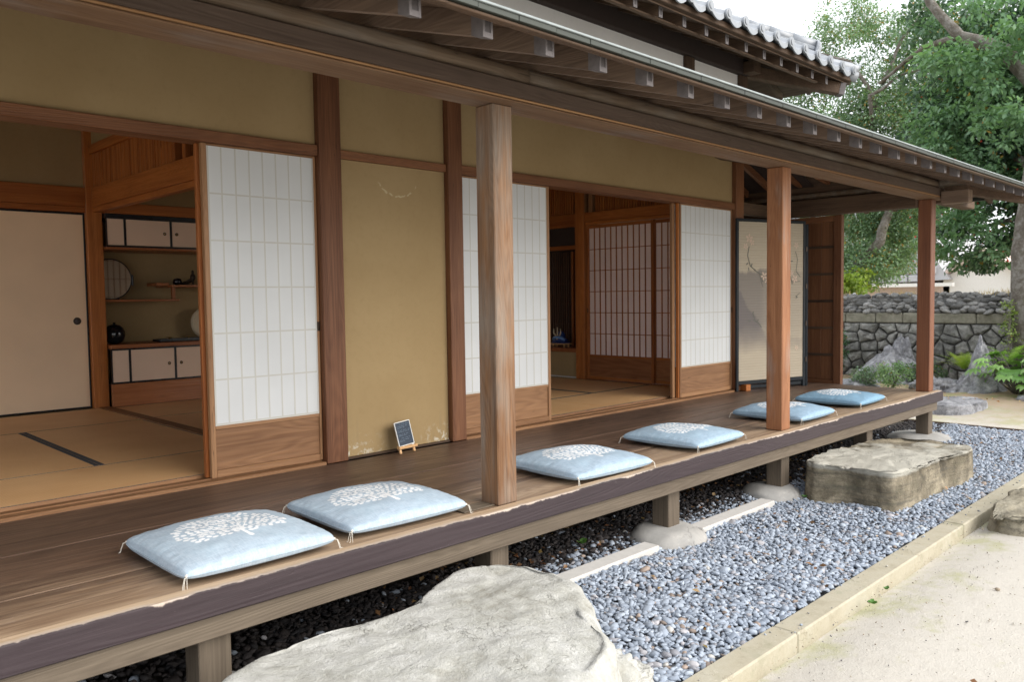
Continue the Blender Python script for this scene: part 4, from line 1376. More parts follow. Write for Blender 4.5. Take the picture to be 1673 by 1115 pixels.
# beige fusuma in the left room
for (x0, x1, y, lab, pull) in [(1.30, 2.297, 3.532, 'beige paper sliding door with round bronze pull by the inner post', 2.205),
                               (.32, 1.34, 3.556, 'beige paper sliding door at the left picture edge', None),
                               (-.68, .36, 3.532, 'beige paper sliding door outside the left edge', None)]:
    t = thing('fusuma_door', lab, 'sliding door', ((x0 + x1) / 2, y, .03), 0, 'beige sliding doors of the left room')
    part('paper_face', MB().box(x0 + .014, x1 - .014, y + .002, y + .018, .046, 1.722, c=.001), M['fusuma'], t)
    mb = MB().box(x0, x0 + .0135, y - .002, y + .02, .031, 1.74, c=.002)
    mb.box(x1 - .0135, x1, y - .002, y + .02, .031, 1.74, c=.002)
    mb.box(x0 + .0137, x1 - .0137, y - .002, y + .02, .031, .0455, c=.002)
    mb.box(x0 + .0137, x1 - .0137, y - .002, y + .02, 1.7225, 1.74, c=.002)
    part('frame', mb, M['lacquer'], t)
    if pull:
        part('pull_ring', MB().lathe([(.030, 0), (.032, .003), (.026, .005), (.024, .001)], 28, (pull, y + .0015, .80), R90), M['iron'], t, True)
        part('pull_cup', MB().lathe([(.022, 0), (.022, .0015)], 20, (pull, y + .0012, .80), R90), M['cap_slot'], t, True)

# --- right wall of the right room (plane X = 6.87)
XW = 6.87
bx('post', (XW - .03, XW + .10, 1.705, 1.835, 0.0, 2.358), M['trim_z'], H, .004, label='reddish post beside the lattice window')
bx('inner_beam', (XW - .02, XW + .08, 0.10, 1.703, 1.775, 1.878), M['trim_y'], H)
bx('inner_beam', (XW - .005, XW + .07, 0.10, 1.703, 1.738, 1.773), M['trim_y'], H)
bx('inner_beam', (XW - .02, XW + .08, 1.837, 3.41, 1.735, 1.878), M['trim_y'], H)
bx('floor_track', (XW - .03, XW + .08, 0.102, 1.703, -.02, .031), M['trim_y'], H)
bx('transom_rail', (XW - .02, XW + .08, 0.10, 3.41, 2.24, 2.30), M['trim_y'], H)
part('wall_plaster', MB().box(XW, XW + .05, .10, 3.41, 2.3015, 2.639), M['plaster'], H)
part('transom_board', MB().box(XW + .05, XW + .056, 0.10, 3.41, 1.8795, 2.239), M['dark_void'], H)
yy = .12
while yy < 3.36:
    if not (1.55 < yy < 1.86):
        bx('transom_slat', (XW + .008, XW + .028, yy, yy + .020, 1.8795, 2.2385), M['trim_z'], H, .002)
    yy += .034
for y0 in (1.60, 1.705):
    bx('transom_strut', (XW - .012, XW + .045, y0 - .005, y0 + .05, 1.8795, 2.2385), M['door_z'], H, .003)


def lattice_shoji(y0, y1, xp, nv, lab, closed=True):
    t = thing('lattice_screen', lab, 'lattice screen', (xp, (y0 + y1) / 2, .031), 0, 'brown lattice screens in the right room')
    z0, z1 = .033, 1.735
    for a, b in ((y0, y0 + .033), (y1 - .033, y1)):
        bx('stile', (xp, xp + .03, a, b, z0, z1), M['trim_z'], t, .003)
    ya, yb_ = y0 + .0335, y1 - .0335
    bx('rail', (xp + .002, xp + .028, ya, yb_, z0, z0 + .035), M['trim_y'], t, .002)
    bx('rail', (xp + .002, xp + .028, ya, yb_, .280, .306), M['trim_y'], t, .002)
    bx('rail', (xp + .002, xp + .028, ya, yb_, z1 - .035, z1), M['trim_y'], t, .002)
    bx('lower_panel', (xp + .010, xp + .018, ya, yb_, z0 + .0355, .2795), M['panel_y'], t, .001)
    part('paper', MB().box(xp + .020, xp + .0207, ya, yb_, .3065, z1 - .0355), M['paper_in'], t)
    for i in range(1, nv):
        y = ya + (yb_ - ya) * i / nv
        bx('muntin', (xp + .007, xp + .0195, y - .0042, y + .0042, .3065, z1 - .0355), M['trim_z'], t, .0005)
    for i in range(1, 6):
        z = .3065 + (z1 - .0355 - .3065) * i / 6
        bx('muntin', (xp + .009, xp + .0192, ya, yb_, z - .004, z + .004), M['trim_y'], t, .0004)
    return t


t = lattice_shoji(.80, 1.700, XW + .005, 11, 'wide brown lattice screen with white paper behind it')
bx('finger_pull', (XW + .003, XW + .01, 1.676, 1.690, .77, .82), M['iron'], t, .002)
lattice_shoji(.10, .835, XW + .040, 9, 'narrower lattice screen set back on the right')

# lattice window bay with the helmet display
part('wall_plaster', MB().box(XW + .02, XW + .06, 1.837, 3.41, .0, .318), M['plaster'], H)
part('base_strip', MB().box(XW + .008, XW + .019, 1.837, 3.41, .029, .040), M['white_plaster'], H)
bx('window_sill', (XW - .01, XW + .36, 1.837, 3.41, .3195, .366), M['shelfwood'], H)
part('wall_plaster', MB().box(XW + .02, XW + .06, 1.837, 3.41, 1.532, 1.7335), M['dark_void'], H)
bx('window_frame', (XW + .0, XW + .075, 1.837, 3.41, 1.485, 1.530), M['trim_y'], H)
wn_ = thing('lattice_window', 'dark close-set lattice window behind the helmet display', 'window', (XW + .35, 2.3, .37))
for i in range(32):
    y = 1.85 + i * .036
    bx('window_slat', (XW + .335, XW + .35, y, y + .015, .3665, 1.484), M['lattice'], wn_, .001)
for z in (.62, .86, 1.1, 1.3):
    bx('window_rail', (XW + .352, XW + .362, 1.84, 3.0, z, z + .012), M['lattice'], wn_, .001)
bx('window_stile', (XW + .31, XW + .334, 2.16, 2.19, .3665, 1.484), M['trim_z'], wn_, .002)
part('window_backing', MB().box(XW + .375, XW + .385, 1.84, 3.0, .3665, 1.484), M['dark_void'], wn_)
part('side_wall', MB().box(XW + .103, XW + .39, 1.80, 1.836, .3665, 1.60), M['dark_void'], H)
part('window_head', MB().box(XW + .08, XW + .39, 1.84, 3.0, 1.4855, 1.53), M['dark_void'], H)

hs = thing('display_stand', 'low pale wooden stand on the lattice window sill', 'stand', (6.96, 2.17, .3665))
bx('top', (6.90, 7.02, 2.05, 2.28, .400, .412), M['easel'], hs, .002)
for yy in (2.075, 2.245):
    for xx in (6.915, 6.99):
        bx('leg', (xx, xx + .012, yy, yy + .015, .3665, .3995), M['easel'], hs, .002)
hm = thing('helmet_ornament', 'small blue samurai helmet ornament with ivory crest on a pale stand', 'ornament', (6.96, 2.165, .412))
prof = [(.075, 0), (.088, .012), (.07, .028), (.05, .034), (.052, .055), (.046, .085), (.03, .108), (.008, .116)]
part('bowl', MB().lathe(prof, 24, (6.96, 2.165, .435)), M['blue_cloth'], hm, True)
part('cushion', MB().box(6.90, 7.02, 2.07, 2.26, .4125, .4345, c=.01), M['blue_cloth'], hm)
mb = MB()
for s in (-1, 1):
    mb.tube([(6.905, 2.165 + s * .02, .49), (6.895, 2.165 + s * .055, .535), (6.895, 2.165 + s * .05, .585)], [.009, .008, .003], 8)
mb.tube([(6.90, 2.165, .50), (6.895, 2.163, .60)], [.010, .005], 8)
part('crest', mb, M['ivory'], hm, True)
part('neck_guard', MB().tube([(6.93, 2.075, .455), (6.90, 2.12, .478), (6.895, 2.165, .485), (6.90, 2.21, .478), (6.93, 2.255, .455)], [.016, .018, .014, .018, .016], 8), M['blue_plate'], hm, True)
part('face_plate', MB().lathe([(.016, 0), (.012, .006), (.004, .008)], 16, (6.893, 2.165, .462), Matrix.Rotation(-math.pi / 2, 3, 'Y')), M['ivory'], hm, True)

# side wall of the house behind the folding screen, with the gable beam
part('side_wall', MB().box(7.28, 7.32, 1.84, 3.9, 0.0, 2.66), M['plaster'], H)
part('side_wall', MB().box(7.15, 7.19, 0.087, 1.838, 1.80, 2.66), M['plaster'], H)
bx('side_board', (7.192, 7.21, 0.087, 3.9, 1.78, 1.86), M['dark_y'], H)
bx('cross_beam', (7.212, 8.098, -0.02, 0.06, 1.745, 1.86), M['dark_x'], H)

# rain shutter case at the far end of the veranda
sc = thing('shutter_case', 'tall brown board case with cross rails at the far end of the veranda', 'shutter case', (8.36, -.2, 0))
bx('frame_post', (8.335, 8.40, -0.527, -0.445, -0.10, 1.765), M['ext_z'], sc, .003)
bx('frame_post', (8.335, 8.40, 0.55, 0.62, -0.10, 1.765), M['ext_z'], sc, .003)
bx('frame_rail', (8.34, 8.398, -0.4445, 0.5495, 1.70, 1.765), M['ext_y'], sc, .003)
bx('frame_rail', (8.34, 8.398, -0.4445, 0.5495, -0.04, 0.035), M['ext_y'], sc, .003)
yb2 = [-.4445, -.30, -.125, .05, .22, .385, .5495]
for a, b in zip(yb2[:-1], yb2[1:]):
    bx('board', (8.368, 8.384, a + .001, b - .001, .0355, 1.6995), M['ext_z'], sc, .002)
for z in (1.445, 1.16, .875, .59, .305):
    bx('cross_rail', (8.352, 8.3675, -.4443, .5493, z - .02, z + .006), M['dark_y'], sc, .002)

# folding screen
p0, p1 = Vector((7.045, -0.040, 0)), Vector((7.935, -0.315, 0))
dirv = (p1 - p0).normalized()
ang = math.atan2(dirv.y, dirv.x)
W = (p1 - p0).length
bs = thing('folding_screen', 'black framed folding screen painted with misty hills and blossom branches', 'folding screen', tuple(p0), ang)
T_, fz0, fz1 = .022, .065, 1.690
lpart('frame_stile', MB().box(0, .032, -T_, 0, 0.0, fz1, c=.003), M['byobu_frame'], bs)
lpart('frame_stile', MB().box(W - .032, W, -T_, 0, 0.0, fz1 - .0, c=.003), M['byobu_frame'], bs)
lpart('frame_rail', MB().box(.0325, W - .0325, -T_, 0, fz1 - .03, fz1, c=.003), M['byobu_frame'], bs)
lpart('frame_rail', MB().box(.0325, W - .0325, -T_, 0, fz0, fz0 + .035, c=.003), M['byobu_frame'], bs)
lpart('painted_panel', MB().box(.0325, W - .0325, -T_ * .7, -T_ * .3, fz0 + .0355, fz1 - .0305), M['screen'], bs)
lpart('foot', MB().box(.10, .16, -.05, .05, 0.0, .064, c=.004), M['trim_z'], bs)
lpart('foot_rail', MB().box(.17, W - .05, -.012, -.002, .02, .05, c=.003), M['byobu_frame'], bs)
# second leaf, folded back towards the wall
m2 = Matrix.Translation((W + .012, -.01, 0)) @ Matrix.Rotation(math.radians(66), 4, 'Z')
lpart('rear_leaf', MB().box(0, .62, -.028, 0, 0.0, 1.66, c=.003, mat=m2), M['byobu_frame'], bs, label='second leaf of the screen seen edge on')
for z in (.25, .62, 1.0, 1.38):
    lpart('hinge', MB().box(W - .004, W + .016, -.030, -.0225, z, z + .05, c=.002), M['iron'], bs)
br = MB()
yf = -T_ * .7 - .002
for path, r in [([(.75, 1.05), (.70, 1.18), (.60, 1.20), (.50, 1.16), (.36, 1.13), (.27, 1.17), (.18, 1.23), (.145, 1.33), (.165, 1.42)], .0045),
                ([(.86, 1.12), (.80, 1.18), (.82, 1.30), (.79, 1.38)], .004), ([(.86, 1.08), (.76, 1.07), (.70, 1.13), (.68, 1.22)], .003),
                ([(.30, 1.16), (.33, 1.06), (.35, 1.02)], .0025), ([(.86, .96), (.82, .94), (.80, .90)], .0025),
                ([(.22, .70), (.30, .66), (.33, .62)], .005), ([(.24, .70), (.22, .76)], .004)]:
    for a, b in zip(path[:-1], path[1:]):
        dx, dz = b[0] - a[0], b[1] - a[1]
        L = math.hypot(dx, dz)
        nx, nz = -dz / L * r, dx / L * r
        br.add([(a[0] + nx, yf, a[1] + nz), (a[0] - nx, yf, a[1] - nz), (b[0] - nx, yf, b[1] - nz), (b[0] + nx, yf, b[1] + nz)], [(0, 1, 2, 3)])
random.seed(3)


def spot(mb, x, z, rx, rz, a, yy_, k=8):
    pts = []
    for i in range(k):
        t_ = 2 * math.pi * i / k
        u, v = rx * math.cos(t_), rz * math.sin(t_)
        pts.append((x + u * math.cos(a) - v * math.sin(a), yy_, z + u * math.sin(a) + v * math.cos(a)))
    mb.add(pts, [tuple(range(k))])


for (x, z) in [(.14, 1.25), (.16, 1.20), (.20, 1.24), (.34, 1.09), (.70, 1.24), (.66, 1.22), (.74, 1.28), (.81, .92), (.22, .77), (.28, .69), (.17, .69), (.40, 1.10), (.24, 1.19), (.72, 1.20)]:
    spot(br, x, z, .020, .007, random.uniform(0, 3), yf, 6)
lpart('painted_branch', br, M['ink'], bs)
bl = MB()
for (x, z, s) in [(.165, 1.50, .05), (.12, 1.42, .035), (.20, 1.46, .035), (.36, 1.13, .045), (.40, 1.08, .03), (.80, 1.44, .035), (.78, 1.10, .045), (.74, 1.16, .03), (.81, .40, .03), (.66, 1.30, .035)]:
    for i in range(5):
        a = i * 2 * math.pi / 5 + x * 9
        spot(bl, x + math.cos(a) * s * .55, z + math.sin(a) * s * .55, s * .42, s * .22, a, yf - .0006 - .0001 * i, 8)
lpart('painted_blossom', bl, M['blossom'], bs)

# ------------------------------------------------------------------ upper storey wall and tiled eaves
part('upper_wall', MB().box(-3.0, 6.218, 0.0, 0.06, 2.662, 3.085), M['white_plaster'], H)
part('upper_wall', MB().box(6.362, 7.155, 0.0, 0.06, 2.662, 3.085), M['white_plaster'], H)
bx('upper_post', (6.220, 6.360, -0.03, 0.08, 2.45, 3.084), M['dark_z'], H)
bx('upper_post', (7.157, 7.300, -0.03, 0.11, 2.45, 3.084), M['dark_z'], H)
bx('upper_post', (3.0, 3.14, -0.03, 0.08, 2.45, 3.084), M['dark_z'], H)
part('upper_beam', MB().box(-3.0, 7.33, -0.06, 0.10, 3.086, 3.46, c=.006), M['dark_void'], H)
bx('upper_beam', (7.16, 7.30, -0.17, 0.9, 3.088, 3.20), M['dark_y'], H)
part('upper_wall', MB().box(7.16, 7.22, 0.112, 5.0, 2.4, 3.084), M['white_plaster'], H)
US = .45
YU = -.66
for i in range(0, 17):
    xr = 3.12 + .3030 * i
    rafter(xr, YU, 0.0 if xr < 7.3 else YU + .12 + max(.05, (7.96 - xr)), 2.955, .038, .075, True, US, 'upper_rafter', 'dark_y', .018)
part('upper_purlin', MB().box(2.0, 7.6, -.60, -.56, 2.972, 2.985, c=.003), M['dark_x'], H)
zt2 = 2.955 + .075
part('upper_soffit', MB().prism([(YU - .05, zt2 + .002 - .05 * US), (0.0, zt2 + .002 + .66 * US), (0.0, zt2 + .014 + .66 * US), (YU - .05, zt2 + .014 - .05 * US)], 0, 2.0, 8.0), M['dark_x'], H)
part('upper_fascia', MB().box(2.0, 8.02, YU - .09, YU - .03, zt2 - .006, zt2 + .042, c=.004), M['dark_x'], H)
# side eaves of the upper roof: rafters in X, seen from below
for j in range(7):
    y = -.38 + .303 * j
    mb = MB()
    poly = [(7.335, 3.20), (7.93, 2.955), (7.93, 3.02), (7.335, 3.265)]
    mb.add([(p[0], y, p[1]) for p in poly] + [(p[0], y + .04, p[1]) for p in poly],
           [(0, 1, 2, 3), (7, 6, 5, 4), (0, 4, 5, 1), (1, 5, 6, 2), (2, 6, 7, 3), (3, 7, 4, 0)])
    part('upper_rafter', mb, M['ashy_x'], H)
part('upper_soffit', MB().add([(7.3, -.02, 3.29), (8.03, -.74, 3.00), (8.03, 2.2, 3.00), (7.3, 2.2, 3.29), (7.3, -.02, 3.31), (8.03, -.74, 3.02), (8.03, 2.2, 3.02), (7.3, 2.2, 3.31)],
                              [(0, 1, 2, 3), (7, 6, 5, 4), (0, 4, 5, 1), (1, 5, 6, 2), (2, 6, 7, 3), (3, 7, 4, 0)]), M['ashy_y'], H)
a, b = Vector((7.22, 0.08, 3.16)), Vector((7.98, -.68, 2.945))
mt = Matrix.Translation(a) @ (b - a).to_track_quat('X', 'Z').to_matrix().to_4x4()
hipb = part('hip_beam', MB().box(0, (b - a).length, -.05, .05, -.05, .06, c=.004, mat=mt), M['dark_x'], H)
mt2 = Matrix.Translation(b) @ (b - a).to_track_quat('X', 'Z').to_matrix().to_4x4()
part('end_cap', MB().box(-.05, .003, -.053, .053, -.053, .063, mat=mt2), M['cap'], hipb)


# roof tiles: pan and roll in one piece
def tile_mesh():
    n = 14
    W_, L = .258, .30
    vs, fs = [], []
    prof = []
    for i in range(n + 1):
        u = i / n
        if u < .68:
            z = -.030 * math.sin(math.pi * u / .68)
        else:
            z = .030 * math.sin(math.pi * (u - .68) / .32)
        prof.append((u * W_, z))
    for th in (0, -.017):
        for y in (0, L):
            for x, z in prof:
                vs.append((x, y, z + th + y * US + (0 if y == 0 else .0)))
    m = n + 1
    for i in range(n):
        fs += [(i, i + 1, i + 1 + m, i + m), (2 * m + i + m, 2 * m + i + 1 + m, 2 * m + i + 1, 2 * m + i),
               (2 * m + i, 2 * m + i + 1, i + 1, i), (i + m, i + 1 + m, 3 * m + i + 1, 3 * m + i)]
    fs += [(0, m, 3 * m, 2 * m), (n, 2 * m + n, 3 * m + n, m + n)]
    # hanging lip under the pan, round face on the roll
    o = len(vs)
    for x, z in prof[:10]:
        vs.append((x, -.006, z - .001))
        vs.append((x, -.006, z - .034 - .008 * math.sin(math.pi * x / (.68 * W_))))
        vs.append((x, .006, z - .001))
        vs.append((x, .006, z - .034 - .008 * math.sin(math.pi * x / (.68 * W_))))
    for i in range(9):
        a_ = o + i * 4
        fs += [(a_, a_ + 1, a_ + 5, a_ + 4), (a_ + 3, a_ + 2, a_ + 6, a_ + 7), (a_ + 1, a_ + 3, a_ + 7, a_ + 5)]
    o = len(vs)
    cx_, cz_ = (.68 + .16) * W_, .002
    k = 18
    for y in (-.022, -.004):
        for i in range(k):
            t_ = 2 * math.pi * i / k
            vs.append((cx_ + .043 * math.cos(t_), y, cz_ + .043 * math.sin(t_)))
    fs += [tuple(o + i for i in range(k)), tuple(o + k + i for i in range(k))[::-1]]
    fs += [(o + i, o + (i + 1) % k, o + k + (i + 1) % k, o + k + i) for i in range(k)]
    o = len(vs)
    for i in range(k):
        t_ = 2 * math.pi * i / k
        vs.append((cx_ + .026 * math.cos(t_), -.028, cz_ + .026 * math.sin(t_)))
    fs.append(tuple(o + i for i in range(k)))
    return MB().add(vs, fs).mesh('roof_tile', M['tile'], False)


tm = tile_mesh()
for row in range(4):
    nt = 19 - row
    for i in range(nt):
        o = bpy.data.objects.new('roof_tile', tm)
        COL.objects.link(o)
        o.parent = H
        o.matrix_parent_inverse = parent_world(H).inverted()
        yy = YU - .13 + row * .235
        o.location = (7.98 - .258 * (i + 1) - row * .235, yy, zt2 + .075 + (row * .235) * US + row * .012 + .002 * math.sin(i * 3.1))
part('upper_roof_bed', MB().prism([(YU - .08, zt2 + .045), (1.2, zt2 + .045 + 1.9 * US), (1.2, zt2 + .02 + 1.9 * US), (YU - .08, zt2 + .02)], 0, 2.0, 7.3), M['dark_void'], H)
# side tiles (their underside and edge only)
for i in range(9):
    o = bpy.data.objects.new('roof_tile', tm)
    COL.objects.link(o)
    o.parent = H
    o.matrix_parent_inverse = parent_world(H).inverted()
    o.location = (8.09, -.50 + i * .258, zt2 + .05)
    o.rotation_euler = (0, 0, math.pi / 2)
# hip ridge of stacked tiles with end disc, and the upturned corner tile
tip = Vector((8.02, -.74, zt2 + .10))
dh = Vector((-1, 1, US)).normalized()
up = Vector((0, 0, 1))
side = dh.cross(up).normalized()
for i in range(9):
    p = tip + dh * (.42 + i * .24)
    mt = Matrix.Translation(p) @ dh.to_track_quat('X', 'Z').to_matrix().to_4x4()
    mb = MB()
    for lv in range(3):
        mb.box(0, .238, -.085 + lv * .008, .085 - lv * .008, -.02 + lv * .042, .018 + lv * .042, c=.006, mat=mt)
    part('ridge_tile', mb, M['tile'], H)
    pts = [mt @ Vector((t_, 0, .125)) for t_ in (0, .12, .238)]
    part('ridge_tile', MB().tube(pts, [.062, .058, .062], 14), M['tile'], H, True)
p = tip + dh * .40
mt = Matrix.Translation(p) @ dh.to_track_quat('X', 'Z').to_matrix().to_4x4()
part('ridge_end_tile', MB().tube([mt @ Vector((-.03, 0, .06)), mt @ Vector((0.0, 0, .06)), mt @ Vector((.02, 0, .06))], [.10, .125, .12], 22), M['tile'], H)
cor = MB()
cor.tube([tip + dh * .40 + up * .02, tip + dh * .2 + up * .0, tip + up * .015, tip - dh * .05 + up * .035, tip - dh * .10 + up * .085],
         [.06, .062, .060, .045, .012], 14)
part('corner_tile', cor, M['tile'], H, True, label='upturned corner tile at the tip of the upper eaves')
part('corner_tile', MB().tube([tip + dh * .1 - up * .05, tip - dh * .06 - up * .045], [.055, .05], 14), M['tile'], H, True)


# ------------------------------------------------------------------ cushions
DENT = [(.05, .04, .012), (-.08, .02, .02), (.02, -.07, .009)]


def cushion_mesh(var=0):
    N = 150
    Sx, Sy, T = .300, .292, .076
    rng = np.random.default_rng(4)
    u = np.linspace(-1, 1, N)
    X, Y = np.meshgrid(u, u, indexing='xy')

    def outline(X, Y):
        k = 1 - .018 * (1 - Y ** 2) * np.abs(X) ** 2
        l = 1 - .018 * (1 - X ** 2) * np.abs(Y) ** 2
        cr = 1 - .055 * (X ** 2 * Y ** 2) ** 3          # corners pulled in by the stitching
        return X * k * Sx * cr, Y * l * Sy * cr
    PX, PY = outline(X, Y)
    edge = np.minimum(1 - np.abs(X), 1 - np.abs(Y))
    env = (np.clip(1 - X ** 2, 0, 1) ** .27) * (np.clip(1 - Y ** 2, 0, 1) ** .27) * (1 - .16 * np.clip(X ** 2 + Y ** 2, 0, 1.2))
    top = T * env
    wr = np.zeros_like(top)
    for i in range(N):
        for j in range(N):
            e = edge[i, j]
            q = Vector((PX[i, j] * 14 + var * 7.7, PY[i, j] * 14, 0))
            wr[i, j] = .0035 * mnoise.noise(q) - .010 * math.exp(-((PX[i, j] - DENT[var][0]) ** 2 + (PY[i, j] - DENT[var][1]) ** 2) / DENT[var][2]) + .005 * mnoise.noise(q * .35) + .0020 * mnoise.noise(q * 3.1) * max(0, 1 - e * 3)
            al = max(abs(X[i, j]), abs(Y[i, j]))
            tcoord = Y[i, j] if abs(X[i, j]) > abs(Y[i, j]) else X[i, j]
            wr[i, j] += .0014 * math.sin(tcoord * 34 + 3 * mnoise.noise(q * .5)) * max(0, al - .80) * 5 * min(1, e * 20)
    Zt = T + top * .62 + wr * np.clip(edge * 8, 0, 1)
    Zs = T * .52
    Zt = Zs + (top * .92 + wr * np.clip(edge * 8, 0, 1))
    Zb = Zs - top * .60
    Zb = np.maximum(Zb, 0.001)
    # printed tree: petals on the top only
    def to_uv(x, y):
        return x, y
    pr = np.zeros_like(X)
    # crown centre left of middle, trunk towards +x
    ph = []
    tries = 0
    while len(ph) < 260 and tries < 60000:
        tries += 1
        a = rng.uniform(-3.0, 3.0)
        rr = math.sqrt(rng.uniform(.01, 1))
        cx_ = .005 - rr * math.cos(a) * .185
        cy_ = rr * math.sin(a) * .205
        if cx_ > .125 - abs(cy_) * .15 or (cx_ > .08 and abs(cy_) < .02):
            continue
        if all((cx_ - q[0]) ** 2 + (cy_ - q[1]) ** 2 > .0205 ** 2 for q in ph):
            ph.append((cx_, cy_, math.atan2(cy_, cx_ - .13) + rng.normal(0, .45)))
    for cx_, cy_, a in ph:
        dx, dy = -PY - cx_, PX - cy_
        p_ = dx * math.cos(a) + dy * math.sin(a)
        q_ = -dx * math.sin(a) + dy * math.cos(a)
        d_ = (p_ / .0118) ** 2 + (q_ / .0082) ** 2
        pr = np.maximum(pr, np.clip(1.5 - d_, 0, 1))

    def line(x0, y0, x1, y1, w0, w1):
        nonlocal pr
        dx, dy = x1 - x0, y1 - y0
        L2 = dx * dx + dy * dy
        t = np.clip(((-PY - x0) * dx + (PX - y0) * dy) / L2, 0, 1)
        dd = np.hypot(-PY - x0 - t * dx, PX - y0 - t * dy)
        w = w0 + (w1 - w0) * t
        pr = np.maximum(pr, np.clip(1 + (w - dd) / .002, 0, 1))
    line(.165, .006, .06, 0, .009, .004)
    for (x1, y1) in [(-.10, .02), (-.06, .10), (-.06, -.10), (.03, .13), (.03, -.13), (-.11, -.05), (-.10, .06)]:
        line(.10, 0, x1, y1, .0012, .0006)
    V = np.concatenate([np.stack([PX, PY, Zt], -1).reshape(-1, 3), np.stack([PX, PY, Zb], -1).reshape(-1, 3)])
    F = []
    idx = np.arange(N * N).reshape(N, N)
    a, b, c, d = idx[:-1, :-1].ravel(), idx[:-1, 1:].ravel(), idx[1:, 1:].ravel(), idx[1:, :-1].ravel()
    F.append(np.stack([a, b, c, d], 1))
    F.append(np.stack([a, d, c, b], 1) + N * N)
    F = np.concatenate(F)
    me = np_mesh('cushion_cover', V, F, M['cloth'])
    at = me.attributes.new('print', 'FLOAT', 'POINT')
    at.data.foreach_set('value', np.concatenate([pr.ravel(), np.zeros(N * N)]).astype(np.float32))
    return me, Sx, Sy, Zs


variants = [cushion_mesh(v) for v in range(3)]
cm, CSx, CSy, CZ = variants[0]
cord = MB()
Nn = 40
ring = []
for sgn, (fx, fy) in (((1, 0)), (0, 1)), :
    pass
pts = []
for s_ in range(4):
    for i in range(Nn):
        t_ = -1 + 2 * i / Nn
        X_, Y_ = [(t_, -1), (1, t_), (-t_, 1), (-1, -t_)][s_]
        cr_ = 1 - .055 * (X_ ** 2 * Y_ ** 2) ** 3
        k_ = (1 - .018 * (1 - Y_ ** 2) * abs(X_) ** 2) * cr_
        l_ = (1 - .018 * (1 - X_ ** 2) * abs(Y_) ** 2) * cr_
        pts.append((X_ * k_ * CSx * 1.002, Y_ * l_ * CSy * 1.002, CZ))
pts.append(pts[0])
cord_me = MB().tube(pts, [.0022] * len(pts), 6, False).mesh('cushion_seam', M['cloth'], True)
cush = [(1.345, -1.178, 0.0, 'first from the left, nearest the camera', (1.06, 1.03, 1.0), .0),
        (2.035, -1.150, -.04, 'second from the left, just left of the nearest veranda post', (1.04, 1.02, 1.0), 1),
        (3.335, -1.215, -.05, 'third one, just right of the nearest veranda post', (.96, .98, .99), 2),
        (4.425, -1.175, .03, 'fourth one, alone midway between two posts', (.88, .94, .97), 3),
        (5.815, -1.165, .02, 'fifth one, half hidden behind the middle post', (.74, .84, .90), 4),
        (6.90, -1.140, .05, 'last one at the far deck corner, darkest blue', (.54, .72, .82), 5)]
for i, (x, y, rz, lab, tc, sd) in enumerate(cush):
    t = thing('cushion', 'blue tree-print cushion, ' + lab, 'cushion', (x, y, 0.0), rz, 'blue floor cushions along the veranda edge')
    o = bpy.data.objects.new('cushion_cover', variants[i % 3][0])
    COL.objects.link(o)
    o.parent = t
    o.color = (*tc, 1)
    o2 = bpy.data.objects.new('cushion_seam', cord_me)
    COL.objects.link(o2)
    o2.parent = t
    o2.color = (*[c * .92 for c in tc], 1)
    if i > 0:
        t.scale = (1.0 + .02 * (i % 3), 1.0, 1.0 - .04 * (i % 2))
    random.seed(20 + i)
    for sx, sy in ((1, -1), (-1, -1), (1, 1), (-1, 1)):
        mb = MB()
        cx_, cy_ = sx * CSx * .945, sy * CSy * .945
        mb.tube([(cx_ - sx * .012, cy_ - sy * .012, CZ + .006), (cx_ + sx * .003, cy_ + sy * .003, CZ + .002)], [.005, .004], 8)
        for k_ in range(3):
            a = random.uniform(-.9, .9)
            dx_ = sx * math.cos(a) - sy * math.sin(a) * .6
            dy_ = sy * math.cos(a) + sx * math.sin(a) * .6
            q = [(cx_, cy_, CZ), (cx_ + dx_ * .010, cy_ + dy_ * .010, CZ - .002), (cx_ + dx_ * .016, cy_ + dy_ * .014, CZ * .45),
                 (cx_ + dx_ * .019, cy_ + dy_ * .017, .004), (cx_ + dx_ * .024 + random.uniform(-.004, .004), cy_ + dy_ * .021, .0025)]
            mb.tube(q, [.0009, .0009, .0009, .0008, .0006], 5)
        lpart('tassel', mb, M['tassel'], t, True)

# ------------------------------------------------------------------ small notice board on an easel
ez = thing('easel', 'tiny orange wooden easel on the deck by the plaster panel', 'easel', (2.995, -.09, 0), math.radians(7))
lpart('tray', MB().box(-.078, .078, -.032, -.006, .030, .046, c=.002), M['easel'], ez)
for sx in (-1, 1):
    m = Matrix.Translation((sx * .058, -.026, 0)) @ Matrix.Rotation(math.radians(-16), 4, 'X')
    lpart('leg', MB().box(-.008, .008, 0, .010, .002, .029, c=.0015, mat=m), M['easel'], ez)
    m = Matrix.Translation((sx * .040, -.001, .030)) @ Matrix.Rotation(math.radians(-16), 4, 'X')
    lpart('upright', MB().box(-.005, .005, .004, .010, 0, .12, c=.001, mat=m), M['easel'], ez)
m = Matrix.Translation((0, .060, 0)) @ Matrix.Rotation(math.radians(22), 4, 'X')
lpart('rear_leg', MB().box(-.006, .006, -.004, .004, .002, .12, c=.001, mat=m), M['easel'], ez)
nb = thing('notice_board', 'small navy notice board with white frame and chalk writing', 'notice board', (2.995, -.09, .046), math.radians(7))
tilt = Matrix.Translation((-.002, -.018, .0465)) @ Matrix.Rotation(math.radians(-14), 4, 'X') @ Matrix.Rotation(math.radians(-3.5), 4, 'Y')
tilt = Matrix.Translation((0, 0, -.046)) @ tilt
bw, bh = .066, .152


def tb(x0, x1, y0, y1, z0, z1, c=0):
    return MB().box(x0, x1, y0, y1, z0, z1, c=c, mat=tilt)


